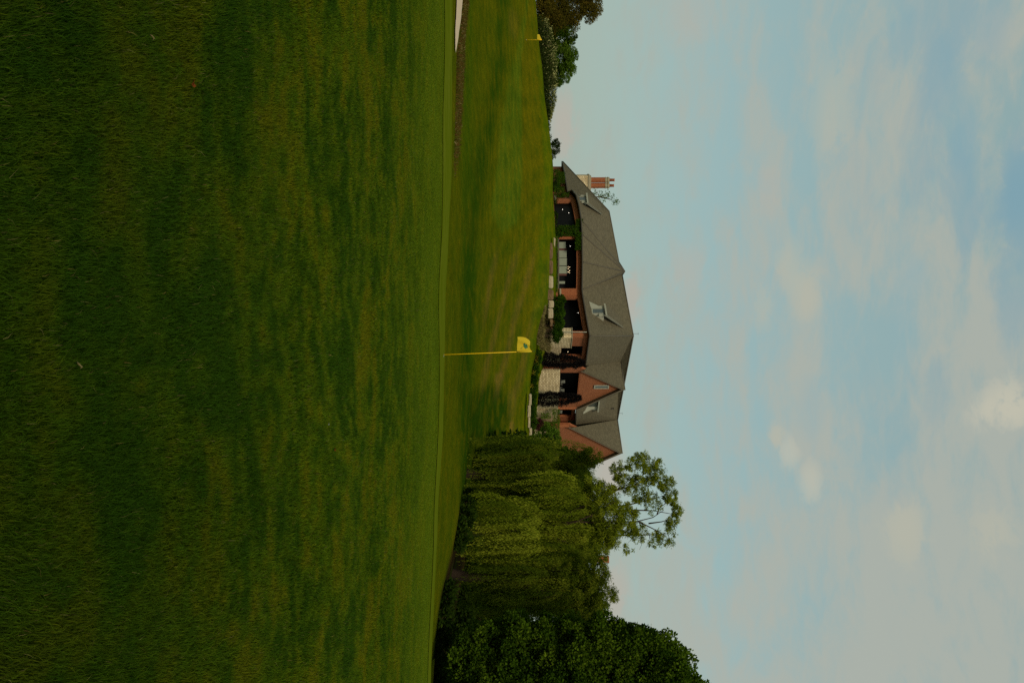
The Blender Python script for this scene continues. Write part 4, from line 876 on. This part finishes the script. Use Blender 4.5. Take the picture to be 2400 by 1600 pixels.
# left-hand trees
broad_tree('copper_tree', 'coppery brown tree at the far left edge behind the hill', 'tree', GU(-5, 137), [lob(10, 1330, 55, 45, 137), lob(5, 1380, 42, 28, 137), lob(48, 1305, 28, 32, 136), lob(-50, 1350, 60, 60, 137), lob(30, 1280, 40, 30, 135)], M['copper'], 1500, .26, .3, lumps=24, fork=.25, wid=.4, sub=(.25, .5))
broad_tree('conifer_tree', 'dark dense green tree between the coppery tree and the pale green tree', 'tree', GU(85, 138), [lob(85, 1305, 30, 36, 137.5), lob(88, 1335, 14, 20, 137.5), lob(60, 1300, 25, 30, 138), lob(108, 1290, 20, 22, 137)], M['maple'], 1300, .2, .2, fork=.2)
broad_tree('small_maple', 'mid green loose leafy tree behind the silvery hedge', 'tree', GU(150, 139), [lob(140, 1315, 34, 28, 138), lob(165, 1325, 28, 22, 138), lob(130, 1335, 20, 17, 138), lob(182, 1305, 18, 18, 138), lob(150, 1292, 40, 20, 138)], M['green'], 1100, .24, .18, fork=.25, sub=(.25, .5), fill=.1)
broad_tree('small_bush_tree', 'little dark tree on the hill crest just left of the clubhouse', 'tree', GU(350, 134), [lob(345, 1298, 20, 12, 134), lob(338, 1305, 12, 7, 134), lob(363, 1294, 13, 9, 134)], M['darkgreen'], 900, .18, .08, fork=.3)
# sprig of a tree above the roof
broad_tree('roof_side_tree', 'thin leafy treetop showing above the roof beside the chimney', 'tree', Vector((P(462, 1, 172).x, 172, G(P(462, 1, 172).x, 172))), [lob(470, 1432, 12, 16, 172), lob(446, 1392, 10, 12, 172), lob(455, 1420, 10, 10, 172), lob(462, 1405, 16, 22, 172), lob(472, 1443, 8, 7, 172)], M['green'], 55, .28, .14, lumps=8, fork=.75, fill=.2)
# silvery hedge
shrub('background_hedge', 'dark hedge mass behind the silvery shrubs', [lob(U, 1268+U*.07, 22, 22, 136.5, 1.4) for U in range(-40, 215, 26)], M['darkgreen'], 700, .24, cat='hedge', lumps=12)
silver = []
for i in range(13):
    U = 58+i*17.5; y_ = 131; e_ = G((U-800)/F*y_, y_); Vb = 1200+(e_-EYE)*F/y_; top = 1302-max(0, i-9)*3.5-max(0, 3-i)*5
    t = thing('silvery_shrub', '', 'shrub', GU(U, y_), 'silvery variegated shrubs along the crest')
    n = 1100; h = ((top-Vb)/F*y_+.1)*random.uniform(.85, 1.12); hh = rng.uniform(-.12, 1, n)*h; hh[:350] = rng.uniform(-.15, .4, 350)*h; x = P(U, 1, y_).x+rng.normal(0, .48, n); yy = y_+rng.normal(0, .5, n); c = np.stack([x, yy, e_+hh*(1-.25*((x-P(U, 1, y_).x)/.9)**2)], 1)
    D = np.stack([rng.normal(0, .5, n), rng.normal(0, .5, n), np.ones(n)], 1); leaf_mesh('foliage', c, D, rng.uniform(.14, .34, n), .085, (rng.random(n) < .38*np.clip(hh/h-.1, 0, 1))*rng.uniform(.6, 1, n)+.25*rng.random(n), M['silver'], t)
    mb = MB()
    for k in range(5): mb.tube([GU(U, y_)+Vector((0, 0, -.1)), (P(U, 1, y_).x+random.uniform(-.4, .4), y_+random.uniform(-.4, .4), e_+h*.7)], [.03, .01], 5)
    mb.build('stem', M['bark'], t); silver.append(t)
order = ['first', 'second', 'third', 'fourth', 'fifth', 'sixth', 'seventh', 'eighth', 'ninth', 'tenth', 'eleventh', 'twelfth']
for i, t in enumerate(silver): t['label'] = ('tapering silvery shrub ending the row nearest the clubhouse' if i == 12 else ('silvery green shrub, %s from the left in the crest row' % order[i]))
for (U, V, rU, rV, lb) in ((300, 1285, 14, 5, 'low dark green tuft on the crest, left of a taller bush'), (325, 1288, 10, 4, 'tiny dark tuft on the crest nearest the little tree')): shrub('low_bush', lb, [lob(U, V, rU, rV, 130)], M['darkgreen'], 600, .14, lumps=6)
# cypresses
def cypress(U, V0, V1, y, lean, label):
    base = P(U-lean*.4, V0, y); t = thing('weeping_cypress', label, 'tree', base, 'dark columnar trees against the stone wall'); s = y/F; H = (V1-V0)*s; n = 8500
    q = rng.uniform(0, 1, n)**.9; th = rng.uniform(0, 6.28, n); rad = np.interp(q, [0, .08, .3, .55, .8, 1], [.25, .7, 1.05, .95, .75, .12])*(14*s)*(.45+1.0*vn(q*11, th*.9, 1.0, int(U))); rr = rad*rng.uniform(.3, 1.08, n)**.5
    c = np.stack([base.x+lean*s*(q-.5)+rr*np.cos(th), y+rr*np.sin(th), base.z+q*H], 1); D = np.stack([np.cos(th)*.9+rng.normal(0, .35, n), np.sin(th)*.9, rng.normal(-.1, .6, n)], 1)
    leaf_mesh('foliage', c, D, rng.uniform(.15, .5, n), .06, rng.uniform(0, 1, n), M['purple'], t); mb = MB(); mb.tube([base-Vector((0, 0, .3)), base+Vector((lean*s*.5, 0, H*.9))], [.1, .03], 7); mb.build('trunk', M['bark'], t)
cypress(850, 1256, 1370, 133.2, 10, 'nearly black columnar tree left of the brick gable')
cypress(932, 1252, 1362, 136.5, -4, 'nearly black columnar tree right of the brick gable opening')
# ivy and climbers
def climber(name, label, rects, m_, dens=30, leaf=.15, cat='climbing plant', group='ivy on the clubhouse'):
    b0_ = P((rects[0][0]+rects[0][1])/2, rects[0][2], rects[0][4]); t = thing(name, label, cat, b0_, group); cs, ds, ts = [], [], []
    for (U0, U1, V0, V1, y0, y1) in rects:
        a_ = (U1-U0)*(V1-V0)*(y0/F)**2; n = int(a_*dens*20); u = rng.uniform(-.06, 1.06, n); v_ = rng.uniform(-.05, 1.05, n)
        keep = fbm(u*(U1-U0)*.12, v_*(V1-V0)*.12, 1.0, int(U0)) > .22; u, v_ = u[keep], v_[keep]; n = len(u); y_ = y0+(y1-y0)*u; U = U0+(U1-U0)*u; V = V0+(V1-V0)*v_
        cs.append(np.stack([(U-800)/F*y_, y_+rng.normal(-.12, .13, n), EYE+(V-1200)/F*y_], 1)); ds.append(np.stack([rng.normal(0, .6, n), rng.normal(-.5, .4, n), rng.normal(-.5, .6, n)], 1)); ts.append(rng.uniform(0, 1, n)*.6+.5*fbm(U*.1, V*.1, 1.0, 3))
    cs, ds, ts = map(np.concatenate, (cs, ds, ts)); leaf_mesh('foliage', cs, ds, leaf*rng.uniform(.6, 1.3, len(cs)), leaf*.8, ts, m_, t)
    mb = MB()
    for (U0, U1, V0, V1, y0, y1) in rects: mb.tube([P(U0*.6+U1*.4, V0, y0), P(U0*.4+U1*.6, V1, y1)], .02, 5)
    mb.build('stem', M['bark'], t); return t
climber('ivy', 'ivy covering the pillar and eave between the round bay and the long bay', [(530, 552, 1300, 1365, 138.4, 137.2), (547, 584, 1349, 1364, 137, 136.7), (545, 556, 1300, 1318, 137, 136.9), (515, 535, 1350, 1366, 138.6, 138.2)], M['ivy'], 34)
climber('ivy', 'loose ivy over the brick wall left of the round bay', [(401, 447, 1294, 1312, 157, 149.6), (405, 430, 1310, 1324, 157, 153), (440, 462, 1300, 1322, 149.5, 144.6), (452, 462, 1318, 1334, 145.5, 144.5)], M['ivy'], 26)
climber('ivy', 'ivy creeping across the pale stone right of the gable', [(990, 1040, 1262, 1310, 146, 148), (960, 990, 1296, 1312, 143.5, 145.5), (968, 980, 1270, 1290, 143.5, 145)], M['green'], 20)
# shrubs close to the clubhouse
random.seed(21)
shrub('yew_hedge', 'dense green clipped yew hedge under the second dark opening', [lob(U, 1307-abs(U-745)*.06, 12+random.uniform(-2, 3), 17+random.uniform(-5, 4), 131-(U-700)*.03, .9) for U in range(703, 790, 12)], M['ivy'], 2400, .2, cat='hedge', lumps=14, wid=.4)
shrub('low_hedge', 'low green hedge below the ivy pillar and panels', [lob(U, 1301, 7, 5, 134.5, .5) for U in range(560, 690, 11)], M['green'], 1500, .12, cat='hedge', lumps=8)
shrub('leafy_shrub', 'mid green shrub left of the round bay foot', [lob(424, 1300, 14, 8, 148, .8), lob(470, 1301, 9, 6, 141, .6), lob(505, 1302, 12, 5, 137, .6), lob(530, 1303, 12, 7, 136, .6)], M['darkgreen'], 1000, .14, lumps=8)
bed = [(830, 1262), (842, 1263), (854, 1258), (866, 1255), (878, 1252), (890, 1252), (902, 1250), (914, 1249), (926, 1250), (938, 1250), (950, 1250), (962, 1249), (974, 1248), (986, 1250), (998, 1250)]
shrub('perennial_bed', 'low green perennials along the foot of the stone wall', [lob(a_, b_, 9, 9 if a_ > 860 else 7, 128.5, .8) for a_, b_ in bed], M['ivy'], 1500, .16, cat='plants', lumps=10)
fl = MB()
for i in range(60):
    U, V = random.choice([(845, 1257), (872, 1251), (906, 1246), (850, 1260), (838, 1259)]); q = P(U+random.gauss(0, 3.5), V+random.gauss(0, 2.2), 126.9+random.uniform(0, .4)); fl.lathe(q, [(.015, -.02), (.035, .015), (.02, .03)], 5)
tag(fl.build('yellow_flowers', M['yflower']), 'yellow flowers scattered along the front of the low bed', 'flowers', kind='stuff')
shrub('burgundy_shrub', 'small burgundy-leaved shrub near the willow end of the bed', [lob(990, 1262, 10, 9, 129, .7), lob(1000, 1258, 7, 8, 129, .6)], M['redleaf'], 1600, .15, lumps=8)
shrub('leafy_shrub', 'tall leafy green shrub between the stone wall and the willow', [lob(1012, 1278, 18, 22, 131, 1.2), lob(1030, 1262, 20, 26, 130, 1.2), lob(1022, 1300, 16, 14, 133, 1), lob(1045, 1290, 20, 26, 131, 1.2)], M['green'], 1100, .2)
# ornamental grasses
spots = [(723, 1268), (735, 1265), (748, 1263), (760, 1262), (773, 1264), (786, 1262), (799, 1263), (812, 1268), (755, 1278), (770, 1280), (785, 1280), (800, 1280), (741, 1274), (815, 1280)]
for i, (U, V) in enumerate(spots):
    y_ = 127.5 if V < 1270 else 129.6; base = P(U, V-6, y_); t = thing('ornamental_grass', 'tan ornamental grass clump, %s in its bed' % ('front row' if V < 1270 else 'back row'), 'ornamental grass', base, 'tan grass clumps in the bed before the stone corner')
    n = 420; th = rng.uniform(0, 6.28, n); sp = rng.uniform(0, .55, n); c = np.stack([base.x+np.cos(th)*sp*.7, base.y+np.sin(th)*sp*.7, base.z+rng.uniform(0, .75, n)], 1)
    leaf_mesh('blades', c, np.stack([np.cos(th)*sp*1.4, np.sin(th)*sp*1.4, np.full(n, .9)], 1), rng.uniform(.25, .6, n), .05, rng.uniform(0, 1, n), M['reed'], t)
for i, o_ in enumerate([o for o in bpy.data.objects if o.name.startswith('ornamental_grass')]):
    U, V = spots[i]; o_['label'] = 'tan ornamental grass clump, %s from the left in the %s row of the bed' % ((order[i] if i < 8 else order[sorted([s[0] for s in spots[8:]]).index(U)]), 'front' if i < 8 else 'back')
bpy.context.scene.cycles.use_denoising = False
bpy.context.scene.cycles.transparent_max_bounces = 8
bpy.context.scene.cycles.max_bounces = 6
